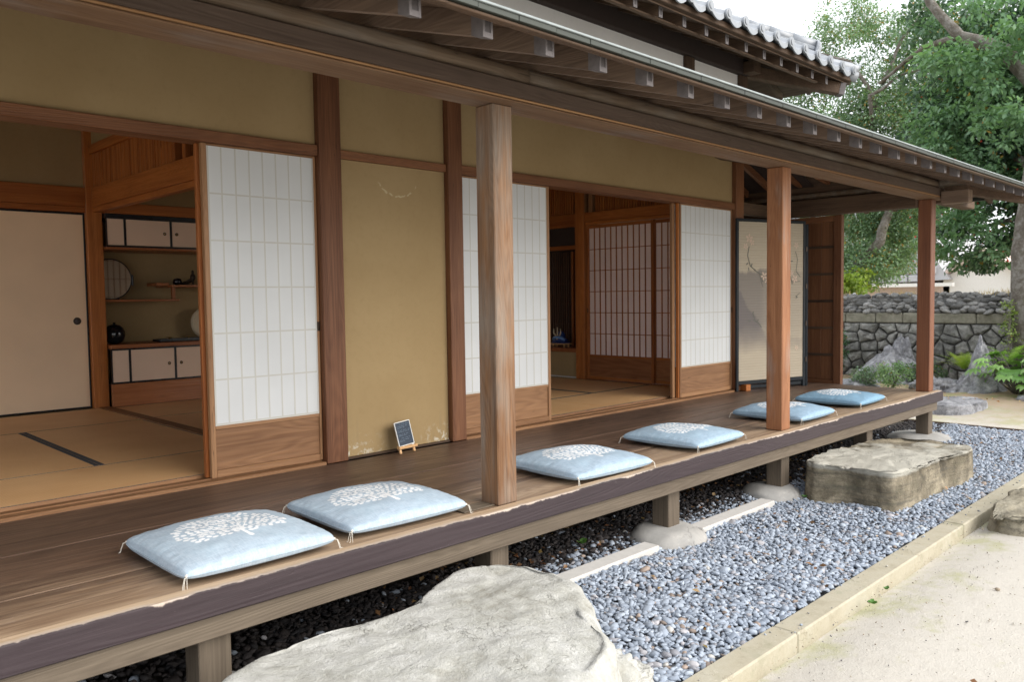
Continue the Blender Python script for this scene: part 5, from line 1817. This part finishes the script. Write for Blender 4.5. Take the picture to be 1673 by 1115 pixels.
lpart('board_face', tb(-bw + .0055, bw - .0055, 0, .004, .0055, bh - .0055), M['slate'], nb)
mb = MB()
mb.box(-bw, -bw + .005, -.002, .005, 0, bh, c=.001, mat=tilt)
mb.box(bw - .005, bw, -.002, .005, 0, bh, c=.001, mat=tilt)
mb.box(-bw + .0052, bw - .0052, -.002, .005, 0, .005, c=.001, mat=tilt)
mb.box(-bw + .0052, bw - .0052, -.002, .005, bh - .005, bh, c=.001, mat=tilt)
lpart('board_frame', mb, M['white_frame'], nb)
mb = MB()
random.seed(5)
for (zr, x0, x1, hgt) in [(.134, -.03, .052, .006), (.122, -.052, .05, .005), (.113, -.05, .01, .004), (.097, -.048, .05, .006), (.088, -.05, .045, .005),
                          (.072, -.05, .03, .005), (.064, -.05, .012, .004), (.049, -.035, .04, .005), (.038, -.05, .03, .005), (.030, -.05, -.01, .004)]:
    x = x0
    while x < x1:
        w = random.uniform(.003, .0055)
        if random.random() < .85:
            mb.box(x, x + w * .8, -.0008, -.0002, zr, zr + random.uniform(.0008, .0012), mat=tilt)
            mb.box(x + w * .3, x + w * .3 + .0008, -.0008, -.00021, zr - hgt * .4, zr + hgt * .45, mat=tilt)
        x += w + .0012
lpart('chalk_writing', mb, M['chalk'], nb)
o = link('chalk', MB().box(.030, .048, -.031, -.026, .0465, .051, c=.001).mesh('chalk', M['white_frame']))
o.location = (2.995, -.09, 0)
o.rotation_euler = (0, 0, math.radians(7))
o['label'] = 'tiny white chalk stub on the easel tray'
o['category'] = 'chalk'


# ------------------------------------------------------------------ garden wall
def clip_poly(poly, p, q):
    """keep the part of poly nearer p than q"""
    out = []
    mx, my = (p[0] + q[0]) / 2, (p[1] + q[1]) / 2
    nx, ny = q[0] - p[0], q[1] - p[1]
    f = lambda s: (s[0] - mx) * nx + (s[1] - my) * ny
    for i in range(len(poly)):
        a, b = poly[i], poly[(i + 1) % len(poly)]
        fa, fb = f(a), f(b)
        if fa <= 0:
            out.append(a)
        if fa * fb < 0:
            t = fa / (fa - fb)
            out.append((a[0] + (b[0] - a[0]) * t, a[1] + (b[1] - a[1]) * t))
    return out


GW = thing('garden_wall', 'garden wall of fitted grey stones topped with buff blocks and round cobbles', 'wall', (12.9, 0, -.4))
rg = random.Random(12)
WX = 12.75
wy0, wy1, wz0, wz1 = -2.6, 3.2, -0.55, .478
cells = []
nz = 7
for r in range(nz):
    z = wz0 + (r + .5) * (wz1 - wz0) / nz
    y = wy0 + (r % 2) * .14
    while y < wy1:
        cells.append((y + rg.uniform(-.05, .05), z + rg.uniform(-.065, .065)))
        y += rg.uniform(.12, .32)
part('core', MB().box(WX + .03, WX + .30, wy0, wy1, -.6, .86), M['rock_cobble'], GW)
for i, c in enumerate(cells):
    poly = [(wy0, wz0), (wy1, wz0), (wy1, wz1), (wy0, wz1)]
    for j, d_ in enumerate(cells):
        if i != j and abs(c[0] - d_[0]) < 1.0:
            poly = clip_poly(poly, c, d_)
            if len(poly) < 3:
                break
    if len(poly) < 3:
        continue
    cy_ = sum(p_[0] for p_ in poly) / len(poly)
    cz_ = sum(p_[1] for p_ in poly) / len(poly)
    # subdivide the outline, inset, and dome the face
    P_ = []
    for a in range(len(poly)):
        p_, q_ = poly[a], poly[(a + 1) % len(poly)]
        nseg = 2 if math.hypot(q_[0] - p_[0], q_[1] - p_[1]) > .12 else 1
        for s_ in range(nseg):
            P_.append((p_[0] + (q_[0] - p_[0]) * s_ / nseg, p_[1] + (q_[1] - p_[1]) * s_ / nseg))
    def ringp(f, dx):
        out = []
        for (y, z) in P_:
            L_ = math.hypot(y - cy_, z - cz_)
            k_ = max(0, (L_ - f) / L_) if f < 1 else f - 1
            out.append((WX - dx + .030 * mnoise.noise(Vector((y * 9, z * 9, dx * 30))), cy_ + (y - cy_) * k_, cz_ + (z - cz_) * k_))
        return out
    dep = rg.uniform(.02, .085)
    r0, r1, r2, r3 = ringp(.008, -.06), ringp(.010, dep * .25), ringp(.030, dep * .8), ringp(1.5, dep)
    n_ = len(P_)
    vs = r0 + r1 + r2 + r3 + [(WX - dep - .006, cy_, cz_)]
    fs = []
    for a in range(3):
        for b in range(n_):
            fs.append((a * n_ + b, a * n_ + (b + 1) % n_, (a + 1) * n_ + (b + 1) % n_, (a + 1) * n_ + b))
    fs += [(3 * n_ + b, 3 * n_ + (b + 1) % n_, 4 * n_) for b in range(n_)]
    part('stone', MB().add(vs, fs), M['rock_wall'], GW, False)
y = wy0
while y < wy1:
    w = rg.uniform(.38, .62)
    part('stone_block', MB().box(WX - .03 - rg.uniform(0, .012), WX + .28, y + .004, y + w - .004, .484, .636 + rg.uniform(-.006, .006), c=.014), M['rock_block'], GW)
    y += w
iv, jf = ico(2)
cob = []
for k_ in range(6):
    V = iv * (1 + .12 * RNG.normal(0, 1, (len(iv), 1)) * .6)
    me = np_mesh('cobble', V, jf, M['rock_cobble'])
    cob.append(me)
for row in range(5):
    y = wy0 + .05 * (row % 2)
    while y < wy1:
        s_ = rg.uniform(.045, .082) if row < 4 else rg.uniform(.04, .065)
        o = bpy.data.objects.new('cobble', rg.choice(cob))
        COL.objects.link(o)
        o.parent = GW
        o.matrix_parent_inverse = parent_world(GW).inverted()
        o.scale = (s_ * 1.2, s_, s_ * rg.uniform(.5, .75))
        o.rotation_euler = (rg.uniform(-.4, .4), rg.uniform(-.4, .4), rg.uniform(0, 6))
        o.location = (WX + rg.uniform(-.02, .04) + row * .018, y + s_, .665 + row * .052 + rg.uniform(-.012, .012))
        y += s_ * rg.uniform(1.6, 2.0)
for k_ in range(70):
    s_ = rg.uniform(.045, .08)
    o = bpy.data.objects.new('cobble', rg.choice(cob))
    COL.objects.link(o)
    o.parent = GW
    o.matrix_parent_inverse = parent_world(GW).inverted()
    o.scale = (s_, s_ * 1.1, s_ * .6)
    o.rotation_euler = (rg.uniform(-.4, .4), rg.uniform(-.4, .4), rg.uniform(0, 6))
    o.location = (WX + rg.uniform(.05, .26), rg.uniform(wy0, wy1), .895 + rg.uniform(-.02, .015))

# ------------------------------------------------------------------ garden rocks
blob_rock('rock', (11.85, -.86, -.42), (.36, .40, .42), M['rock_garden'], 2.2, 'pale pointed spire rock in front of the garden wall', 'rock', 5, .35, 1.5, taper=.82, ridge=.35)
blob_rock('rock', (11.85, -.90, -.05), (.15, .14, .34), M['rock_garden'], 7.2, 'slender upper spike of the pale spire rock', 'rock', 5, .25, 1.5, taper=.55, ridge=.25)
blob_rock('rock', (11.7, -.42, -.42), (.26, .30, .20), M['rock_garden'], 4.2, 'low dark pitted rock at the left foot of the spire', 'rock', 5, .4, 1.9, ridge=.4)
blob_rock('rock', (12.25, .42, -.36), (.34, .50, .42), M['rock_garden'], 9.1, 'large grey rock leaning against the garden wall left of the corner post', 'rock', 5, .35, 1.4, taper=.6, ridge=.35)
blob_rock('rock', (12.4, .30, -.02), (.16, .17, .30), M['rock_garden'], 3.4, 'upper knob of the large grey rock by the wall', 'rock', 5, .35, 1.8, taper=.4, ridge=.3)
blob_rock('rock', (11.3, .62, -.42), (.30, .42, .13), M['rock_garden'], 6.6, 'low grey rock just beyond the deck corner', 'rock', 4, .3, 1.6, ridge=.3)
slab_rock('rock', [(10.0, -.95), (10.15, -1.20), (10.6, -1.30), (11.0, -1.1), (10.95, -.75), (10.6, -.55), (10.1, -.65)], -.36, -.5, M['rock_garden'],
          'flat pale slab on the ground before the spire rock', 2.9, .03, 1.06, .04, 120, cat='rock')
blob_rock('rock', (11.4, -1.75, -.44), (.25, .34, .14), M['rock_garden'], 8.4, 'small grey rock under the broad-leaved plant', 'rock', 4, .3, 1.6, ridge=.3)
blob_rock('rock', (10.6, -2.1, -.47), (.14, .2, .09), M['rock_garden'], 5.9, 'small grey stone at the right picture edge on the dirt', 'rock', 4, .3, 1.6)

# ------------------------------------------------------------------ foliage
LEAF_V = np.array([[0, 0, 0], [.28, .5, .05], [0, 1.0, -.04], [-.28, .5, .05], [0, .5, 0.0]])
LEAF_F = np.array([[0, 1, 4], [1, 2, 4], [2, 3, 4], [3, 0, 4]])


def foliage(name, parent, ells, n, size, c_lo, c_hi, clump=.22, per=60, hole=0.25, droop=.3, yellow=.03, seed=1, aspect=1.0, **props):
    """leaves set round twig clumps spread through ellipsoids (centre, radii, weight)"""
    rng = np.random.default_rng(seed)
    wts = np.array([e[2] if len(e) > 2 else e[1][0] * e[1][1] * e[1][2] for e in ells], float)
    wts /= wts.sum()
    nc = max(1, n // per)
    ce = rng.choice(len(ells), nc, p=wts)
    C_ = np.array([e[0] for e in ells], float)[ce]
    R_ = np.array([e[1] for e in ells], float)[ce]
    d = rng.normal(0, 1, (nc, 3))
    d /= np.linalg.norm(d, axis=1, keepdims=True)
    rad = rng.uniform(.35, 1.05, (nc, 1)) ** .7
    cc = C_ + d * rad * R_
    keep = np.array([mnoise.noise(Vector(tuple(q * 1.1 + seed))) > hole - .5 for q in cc])
    cc = cc[keep]
    nc = len(cc)
    cs = rng.uniform(.6, 1.3, (nc, 1)) * clump
    tone = rng.uniform(0, 1, (nc, 1))
    idx = np.repeat(np.arange(nc), per)
    k = len(idx)
    dd = rng.normal(0, 1, (k, 3))
    dd /= np.linalg.norm(dd, axis=1, keepdims=True)
    pos = cc[idx] + dd * cs[idx] * rng.uniform(.25, 1, (k, 1)) * np.array([1, 1, .6])
    # leaf direction: outwards from the clump, drooping a little; leaf face roughly up
    t = dd + rng.normal(0, .5, (k, 3))
    t[:, 2] -= droop
    t /= np.linalg.norm(t, axis=1, keepdims=True)
    up_ = np.array([0, 0, 1.0]) + rng.normal(0, .45, (k, 3))
    s = np.cross(t, up_)
    s /= np.linalg.norm(s, axis=1, keepdims=True) + 1e-9
    nn = np.cross(s, t)
    L_ = size * rng.uniform(.6, 1.3, (k, 1, 1))
    V = (LEAF_V[None, :, 0:1] * aspect * s[:, None] + LEAF_V[None, :, 1:2] * t[:, None] + LEAF_V[None, :, 2:3] * nn[:, None]) * L_
    V += pos[:, None]
    F = (LEAF_F[None] + (np.arange(k) * 5)[:, None, None]).reshape(-1, 3)
    m_ = np.clip(tone[idx] * .65 + rng.uniform(0, 1, (k, 1)) * .35, 0, 1) ** 1.2
    col = np.array([c_lo]) * (1 - m_) + np.array([c_hi]) * m_
    y_ = rng.uniform(0, 1, k) < yellow
    col[y_] = np.array([.30, .20, .05])
    tint = np.repeat(np.concatenate([col, np.ones((k, 1))], 1), 5, 0)
    me = np_mesh(name, V.reshape(-1, 3), F, M['leaf'], tint, False)
    return link(name, me, parent, **props)


def limb(mb, pts, r0, r1, n=10, wob=.04, sd=0):
    P_ = [Vector(p) for p in pts]
    out, rr = [], []
    m = 6
    for i in range(len(P_) - 1):
        for s_ in range(m):
            t = s_ / m
            q = P_[i].lerp(P_[i + 1], t)
            g = (i + t) / (len(P_) - 1)
            q += Vector((mnoise.noise(q * 2 + Vector((sd, 0, 0))), mnoise.noise(q * 2 + Vector((0, sd, 5))), 0)) * wob
            out.append(q)
            rr.append((r0 + (r1 - r0) * g) * (1 + .12 * mnoise.noise(q * 5)))
    out.append(P_[-1])
    rr.append(r1)
    mb.tube(out, rr, n)


DK, MD, LT = (.024, .056, .036), (.150, .26, .165), (.085, .165, .075)
# big evergreen at the right
TR = thing('evergreen_tree', 'big dark evergreen tree with pale lichen-covered trunk at right edge', 'tree', (12.3, -1.36, -.4))
mb = MB()
limb(mb, [(12.3, -1.36, -.45), (12.3, -1.32, .4), (12.3, -1.28, 1.3), (12.35, -1.34, 2.2), (12.3, -1.55, 3.3), (12.4, -1.5, 4.6)], .20, .15, 16)
limb(mb, [(12.3, -1.5, 3.4), (12.3, -1.0, 4.15), (12.3, -.45, 4.45), (12.3, -.05, 5.0), (12.3, .3, 5.8)], .11, .04, 12, sd=3)
limb(mb, [(12.3, -.45, 4.45), (12.6, .1, 4.5), (13, .9, 4.2)], .05, .02, 8, sd=5)
limb(mb, [(12.35, -1.42, 2.4), (13.2, -1.0, 2.8), (14.0, -.3, 3.3)], .08, .03, 8, sd=8)
limb(mb, [(12.35, -1.42, 1.9), (13.3, -1.0, 2.0), (14.0, -.1, 1.9)], .06, .02, 8, sd=9)
part('trunk', mb, M['bark'], TR, True)
ER = [((14.0, -.50, 3.55), (1.2, 1.25, 1.45)), ((14.0, -.28, 1.90), (.8, .75, .62)), ((13.9, -1.3, 4.5), (1.2, 1.2, 1.1)),
      ((14.0, -1.45, 2.2), (1.0, .9, .9)), ((14.1, .20, 3.1), (.8, .62, .8)), ((14.0, .15, 4.9), (1.0, .8, .9), .6), ((14.4, -2.6, 3.6), (1.5, 1.6, 2.0))]
foliage('crown', TR, ER, 120000, .080, DK, MD, .27, 70, .06, .35, .012, 3)
foliage('crown', TR, [((13.2, -.55, 3.3), (.6, 1.0, 1.1)), ((13.2, -.35, 1.75), (.5, .62, .5)), ((11.9, -.8, 4.35), (.35, 1.0, .55)), ((12.1, -1.2, 3.4), (.4, .6, .5))], 16000, .085, MD, (.15, .27, .13), .2, 60, .2, .35, .01, 8)
# berries
rb = np.random.default_rng(5)
bv, bf = ico(1)
cnt = 170
bp = np.stack([rb.uniform(12.9, 13.9, cnt), rb.uniform(-1.6, .5, cnt), rb.uniform(1.3, 4.6, cnt)], 1)
Vb = (bv[None] * rb.uniform(.008, .019, (cnt, 1, 1)) + bp[:, None]).reshape(-1, 3)
Fb = (bf[None] + (np.arange(cnt) * len(bv))[:, None, None]).reshape(-1, 3)
link('berries', np_mesh('berries', Vb, Fb, M['berry']), TR, kind='stuff')

# lighter, looser tree in the middle
TM = thing('leafy_tree', 'lighter loose-crowned tree rising behind the veranda roof', 'tree', (17.2, 3.4, -.4))
mb = MB()
limb(mb, [(17.2, 3.5, -.5), (17.1, 3.3, .6), (17.0, 2.95, 1.35), (17.0, 2.4, 2.0), (17.6, 2.2, 3.2), (18.0, 2.4, 4.2), (18.2, 2.3, 6.0)], .15, .04, 14, .1)
limb(mb, [(17.2, 2.6, 4.0), (16.6, 2.5, 4.9), (16.7, 1.85, 5.2), (16.8, 1.05, 5.3)], .05, .015, 8, .1, 2)
limb(mb, [(17.1, 2.4, 4.6), (16.8, 2.9, 5.7), (16.7, 3.6, 6.0), (16.7, 4.4, 6.3)], .05, .012, 8, .1, 4)
limb(mb, [(17.1, 2.4, 5.2), (17.0, 2.0, 6.0), (17.0, 1.4, 6.7)], .05, .015, 8, .1, 6)
part('trunk', mb, M['bark'], TM, True)
EM = [((18, 2.75, 5.5), (1.2, 1.1, 1.4), 1.0), ((18, 3.8, 3.9), (1.1, 1.1, 1.1), 1.5), ((18, 2.65, 3.1), (1.2, 1.2, 1.2), 2.0),
      ((18, 2.8, 2.0), (1.0, 1.0, .7), 1.0), ((18, 4.7, 4.4), (.9, .9, .8), 1.0), ((18, 4.5, 6.0), (.9, .8, .9), .7), ((17.3, 2.9, 1.55), (.7, .9, .5), .6), ((18, 2.0, 6.2), (.9, .8, .8), .5), ((18, 3.6, 7.0), (1.0, .9, .5), .35),
      ((18, 1.6, 4.4), (.8, .7, .9), .9), ((17.2, 2.5, 4.3), (.5, .9, 1.3), .8)]
foliage('crown', TM, EM, 150000, .062, (.085, .155, .080), (.26, .38, .24), .30, 60, .02, .25, .05, 21)
foliage('crown', TM, [((16.6, 2.75, 1.15), (.5, .35, .25)), ((16.6, 3.1, .9), (.4, .25, .2))], 2200, .09, (.16, .26, .04), (.34, .42, .08), .16, 40, .1, .3, .03, 31)

TB = thing('background_tree', 'darker tree farther back between the far posts', 'tree', (22, 3.0, -.4))
mb = MB()
limb(mb, [(22, 3.2, -.5), (22, 3.1, 1.5), (22.2, 2.8, 4.0)], .16, .08, 10)
part('trunk', mb, M['bark'], TB, True)
foliage('crown', TB, [((22, 4.6, 3.2), (1.6, 1.5, 1.1)), ((22, 1.5, 4.6), (1.5, 1.6, 1.4)), ((22, 6.2, 5.0), (1.5, 1.2, 1.2))], 34000, .085, MD, (.2, .3, .15), .36, 60, .2, .3, .01, 44)


def bush(name, loc, rad, n, size, lo, hi, lab, cat, seed, **kw):
    t = thing(name, lab, cat, (loc[0], loc[1], loc[2] - rad[2]))
    foliage('leaves', t, [(loc, rad)], n, size, lo, hi, .07, 25, .0, .1, .02, seed, **kw)
    mb = MB()
    rr = random.Random(seed)
    for k_ in range(7):
        a = rr.uniform(0, 6.28)
        mb.tube([(loc[0], loc[1], loc[2] - rad[2]), (loc[0] + math.cos(a) * rad[0] * .4, loc[1] + math.sin(a) * rad[1] * .4, loc[2]),
                 (loc[0] + math.cos(a) * rad[0] * .7, loc[1] + math.sin(a) * rad[1] * .8, loc[2] + rad[2] * .6)], [.008, .006, .003], 5)
    part('stems', mb, M['bark'], t)


bush('shrub', (11.3, .38, -.22), (.18, .20, .14), 1500, .030, (.07, .13, .08), (.22, .32, .20), 'low grey green shrub before the large grey rock', 'shrub', 51)
bush('shrub', (11.2, -.02, -.16), (.2, .22, .18), 1700, .034, (.08, .16, .07), (.26, .38, .20), 'soft green shrub just left of the corner post', 'shrub', 52)
bush('shrub', (12.35, 1.25, .05), (.15, .16, .42), 1500, .045, (.03, .08, .04), (.10, .20, .09), 'dark ivy-like shrub climbing the garden wall by the shutter case', 'shrub', 53)
bush('shrub', (12.1, -.12, -.20), (.2, .25, .16), 1200, .036, (.05, .10, .05), (.18, .26, .15), 'dull green shrub behind the corner post', 'shrub', 54)
bush('shrub', (10.9, -2.15, -.28), (.22, .28, .16), 1300, .045, (.06, .14, .06), (.20, .34, .16), 'bright low shrub at the right picture edge', 'shrub', 55)
bush('climbing_plant', (12.10, -1.16, .45), (.08, .08, .40), 600, .04, (.12, .18, .04), (.30, .38, .12), 'yellow green creeper on the big evergreen trunk', 'creeper', 56)


def fatsia(loc, n, lab, seed, spread=.42, leaf=.20):
    t = thing('broad_leaved_plant', lab, 'plant', loc)
    rr = random.Random(seed)
    st, lm = MB(), []
    for k_ in range(n):
        a = rr.uniform(0, 6.28)
        el = rr.uniform(.15, 1.2)
        L_ = spread * rr.uniform(.6, 1.1)
        tipp = Vector(loc) + Vector((math.cos(a) * math.cos(el) * L_, math.sin(a) * math.cos(el) * L_, .12 + math.sin(el) * L_ * .9))
        st.tube([Vector(loc), Vector(loc).lerp(tipp, .6) + Vector((0, 0, .05)), tipp], [.007, .005, .004], 5)
        nrm = Vector((math.cos(a) * .5, math.sin(a) * .5, 1)).normalized()
        f0 = Vector((math.cos(a), math.sin(a), -.25)).normalized()
        s0 = nrm.cross(f0).normalized()
        mb2 = MB()
        S_ = leaf * rr.uniform(.75, 1.2)
        for q in range(8):
            an = (q - 3.5) * .42
            dr = (f0 * math.cos(an) + s0 * math.sin(an))
            sd_ = nrm.cross(dr).normalized()
            ll = S_ * (1 - .05 * abs(q - 3.5) ** 1.4)
            w = ll * .19
            b0 = tipp
            mid = tipp + dr * ll * .6 + nrm * .01
            end = tipp + dr * ll - nrm * ll * .22
            mb2.add([b0 - sd_ * w * .3, b0 + sd_ * w * .3, mid + sd_ * w, end, mid - sd_ * w, mid + nrm * .004], [(0, 1, 5), (1, 2, 5), (2, 3, 5), (3, 4, 5), (4, 0, 5)])
        me = mb2.mesh('palmate_leaf', M['leaf'], fix=False)
        c = rr.random()
        col = [a_ * (1 - c) + b_ * c for a_, b_ in zip((.14, .30, .07), (.36, .55, .20))] + [1]
        at = me.color_attributes.new('tint', 'FLOAT_COLOR', 'POINT')
        at.data.foreach_set('color', np.tile(np.array(col, dtype=np.float32), len(me.vertices)))
        link('palmate_leaf', me, t)
    part('stems', st, M['bark'], t)


fatsia((11.75, -1.35, -.40), 46, 'bright green plant with large fingered leaves at the right edge', 5, .52, .20)
fatsia((11.9, -1.85, -.40), 26, 'second fingered-leaf plant, mostly cut by the right picture edge', 9, .55, .20)


def cycad(loc, lab, seed, n=16, L=.36, hi=(.42, .52, .10)):
    t = thing('fern', lab, 'fern', loc)
    rr = random.Random(seed)
    for k_ in range(n):
        a = rr.uniform(0, 6.28)
        el = rr.uniform(.6, 1.2)
        mb2 = MB()
        pts = []
        for s_ in range(9):
            g = s_ / 8
            r_ = L * g
            pts.append(Vector(loc) + Vector((math.cos(a) * math.cos(el) * r_ * (1 + .5 * g), math.sin(a) * math.cos(el) * r_ * (1 + .5 * g), math.sin(el) * r_ - .35 * L * g * g)))
        for s_ in range(1, 9):
            dr = (pts[s_] - pts[s_ - 1]).normalized()
            sd_ = dr.cross(Vector((0, 0, 1))).normalized()
            w = .085 * math.sin(math.pi * min(.98, s_ / 8.5) ** .8)
            for sg in (-1, 1):
                for hf in (0, .5):
                    b0 = pts[s_ - 1].lerp(pts[s_], hf)
                    mb2.add([b0, b0 + dr * .012 + sd_ * sg * w + dr * .02, b0 + dr * .016], [(0, 1, 2)])
        me = mb2.mesh('frond', M['leaf'], fix=False)
        c = rr.random()
        col = [a_ * (1 - c) + b_ * c for a_, b_ in zip((.16, .28, .05), hi)] + [1]
        at = me.color_attributes.new('tint', 'FLOAT_COLOR', 'POINT')
        at.data.foreach_set('color', np.tile(np.array(col, dtype=np.float32), len(me.vertices)))
        link('frond', me, t)


cycad((12.1, -.62, -.12), 'yellow green fern fronds behind the spire rock', 3, 18, .42)
cycad((11.95, -1.2, .02), 'tall fern fronds against the wall beside the evergreen trunk', 4, 10, .50, (.30, .48, .10))

# dry grass along the top of the wall
rg2 = np.random.default_rng(9)
k = 900
base = np.stack([rg2.uniform(12.78, 13.05, k), rg2.uniform(-1.8, 2.2, k), rg2.uniform(.88, .92, k)], 1)
base = base[(np.sin(base[:, 1] * 5) + rg2.normal(0, .6, k)) > .2]
k = len(base)
dirs = np.stack([rg2.normal(0, .3, k), rg2.normal(0, .3, k), np.ones(k)], 1) * rg2.uniform(.03, .11, (k, 1))
wv = np.stack([np.zeros(k), np.full(k, .004), np.zeros(k)], 1)
V = np.stack([base - wv, base + wv, base + dirs], 1).reshape(-1, 3)
F = np.arange(3 * k).reshape(-1, 3)
col = np.array([.45, .34, .17])[None] * rg2.uniform(.6, 1.2, (k, 1))
link('dry_grass', np_mesh('dry_grass', V, F, M['leaf'], np.repeat(np.concatenate([col, np.ones((k, 1))], 1), 3, 0), False), kind='stuff')

# fallen leaves
rg3 = np.random.default_rng(19)


def litter(name, boxes, size, cols, seed):
    rng = np.random.default_rng(seed)
    P_ = []
    for (x0, x1, y0, y1, z0, z1, n_) in boxes:
        P_.append(np.stack([rng.uniform(x0, x1, n_), rng.uniform(y0, y1, n_), rng.uniform(z0, z1, n_)], 1))
    P_ = np.concatenate(P_)
    k = len(P_)
    R_ = rand_rot(k, .35)
    V = np.einsum('kij,vj->kvi', R_, LEAF_V * [1.3, 1, 1.5]) * (size * rng.uniform(.5, 1.2, (k, 1, 1))) + P_[:, None]
    F = (LEAF_F[None] + (np.arange(k) * 5)[:, None, None]).reshape(-1, 3)
    c = np.array(cols)[rng.integers(0, len(cols), k)] * rng.uniform(.6, 1.2, (k, 1))
    tint = np.repeat(np.concatenate([c, np.ones((k, 1))], 1), 5, 0)
    link(name, np_mesh(name, V.reshape(-1, 3), F, M['leaf'], tint, False), kind='stuff')


litter('fallen_leaves', [(1.8, 9.1, -2.46, -1.45, -.444, -.438, 130), (2.0, 7.5, -1.45, -.8, -.446, -.438, 420), (10.6, 12.4, -2.2, 1.5, -.37, -.35, 260),
                         (3.0, 9, -4.2, -2.7, -.482, -.476, 22)], .035,
       [(.30, .14, .07), (.42, .22, .10), (.20, .11, .06), (.5, .34, .18)], 3)


def weed(loc, lab, seed, n=8, s=.03):
    t = thing('weed', lab, 'weed', loc)
    rr = random.Random(seed)
    for k_ in range(n):
        a = rr.uniform(0, 6.28)
        mb2 = MB()
        d_ = Vector((math.cos(a), math.sin(a), rr.uniform(.3, .9))).normalized()
        sd_ = d_.cross(Vector((0, 0, 1))).normalized()
        c0 = Vector(loc) + d_ * s * .5
        pts = []
        for q in range(7):
            th = 2 * math.pi * q / 7
            pts.append(c0 + (d_ * math.cos(th) * s * .6 + sd_ * math.sin(th) * s * .5) + Vector((0, 0, .004 * (q % 2))))
        mb2.add(pts + [c0 + Vector((0, 0, -.004))], [(q, (q + 1) % 7, 7) for q in range(7)])
        me = mb2.mesh('leaf', M['leaf'], fix=False)
        at = me.color_attributes.new('tint', 'FLOAT_COLOR', 'POINT')
        at.data.foreach_set('color', np.tile(np.array([.11, .24, .06, 1], dtype=np.float32) * rr.uniform(.7, 1.1), len(me.vertices)))
        link('leaf', me, t)


weed((3.39, -1.19, -.435), 'single bright green weed in the gravel under the deck', 2, 5, .035)
weed((4.05, -1.30, -.44), 'tiny green weed beside the nearer domed foundation stone', 3, 5, .018)
weed((5.22, -1.62, -.44), 'small green weed between a domed stone and the layered block', 4, 7, .022)
weed((3.72, -2.66, -.480), 'flat green weed on the sand against the kerb', 6, 9, .022)
weed((3.95, -2.64, -.480), 'smaller green sprout on the sand beside the kerb', 7, 5, .018)

# ------------------------------------------------------------------ houses beyond the wall
FH = thing('neighbour_house', 'pale tiled roof of a neighbouring house beyond the garden wall', 'house', (31, 6.8, -.4))
part('wall', MB().box(30, 35, 5.0, 8.0, -.5, 1.15), M['far_wall'], FH)
part('roof', MB().prism([(4.9, 1.35), (8.3, 1.2), (8.3, 1.25), (6.0, 3.2)], 0, 29.6, 35), M['far_tile'], FH)
for j in range(7):
    for i in range(8):
        z0 = 1.30 + j * .26
        part('roof_tile', MB().box(29.45 + j * .06, 29.58 + j * .06, 8.1 - i * .38 - j * .14, 8.44 - i * .38 - j * .14, z0, z0 + .22, c=.02), M['far_tile'], FH) if (8.1 - i * .38 - j * .14) > 5.0 + j * .12 else None
part('eave_board', MB().box(29.3, 29.5, 4.7, 8.5, 1.12, 1.24), M['far_white'], FH)
FH2 = thing('neighbour_house', 'white gabled house end glimpsed beyond the wall near the trunk', 'house', (30, 3.6, -.4))
part('wall', MB().add([(30, 2.6, -.5), (30, 5.2, -.5), (30, 5.2, 1.4), (30, 3.9, 2.2), (30, 2.6, 1.3), (34, 2.6, -.5), (34, 5.2, -.5), (34, 5.2, 1.4), (34, 3.9, 2.2), (34, 2.6, 1.3)],
                      [(0, 1, 2, 3, 4), (9, 8, 7, 6, 5), (0, 5, 6, 1), (1, 6, 7, 2), (2, 7, 8, 3), (3, 8, 9, 4), (4, 9, 5, 0)]), M['far_white'], FH2)
for s_ in ((5.4, 1.32, 3.9, 2.24), (3.9, 2.24, 2.3, 1.15)):
    y0, z0, y1, z1 = s_
    part('roof', MB().add([(29.7, y0, z0), (29.7, y1, z1), (34.3, y1, z1), (34.3, y0, z0), (29.7, y0, z0 + .12), (29.7, y1, z1 + .12), (34.3, y1, z1 + .12), (34.3, y0, z0 + .12)],
                          [(0, 1, 2, 3), (7, 6, 5, 4), (0, 4, 5, 1), (1, 5, 6, 2), (2, 6, 7, 3), (3, 7, 4, 0)]), M['far_wall'], FH2)

# grit and a few strayed pebbles on the sand and the kerb
def grit(name, n_, box, size, cols, seed, z):
    rng = np.random.default_rng(seed)
    iv_, jf_ = ico(1)
    x = rng.uniform(box[0], box[1], n_)
    y = box[3] - (box[3] - box[2]) * rng.uniform(0, 1, n_) ** 1.7
    S = size * rng.lognormal(0, .5, (n_, 1, 1))
    V = np.einsum('kij,kvj->kvi', rand_rot(n_, .4), iv_[None] * (1 + rng.normal(0, .15, (n_, len(iv_), 1))) * S * np.array([1.2, .8, .55]))
    V[:, :, 0] += x[:, None]
    V[:, :, 1] += y[:, None]
    V[:, :, 2] += z
    F = (jf_[None] + (np.arange(n_) * len(iv_))[:, None, None]).reshape(-1, 3)
    c = np.array(cols)[rng.integers(0, len(cols), n_)] * rng.uniform(.6, 1.2, (n_, 1))
    link(name, np_mesh(name, V.reshape(-1, 3), F, M['pebble'], np.repeat(np.concatenate([c, np.ones((n_, 1))], 1), len(iv_), 0)), kind='stuff')


grit('grit', 4200, (2.2, 9.5, -5.2, -2.62), 0.0019, [(.30, .25, .18), (.45, .42, .36), (.18, .17, .16), (.40, .32, .22)], 2, -.4825)
grit('grit', 130, (1.5, 9.2, -2.60, -2.49), .0032, [(.30, .34, .40), (.40, .38, .33), (.2, .2, .2)], 3, -.444)
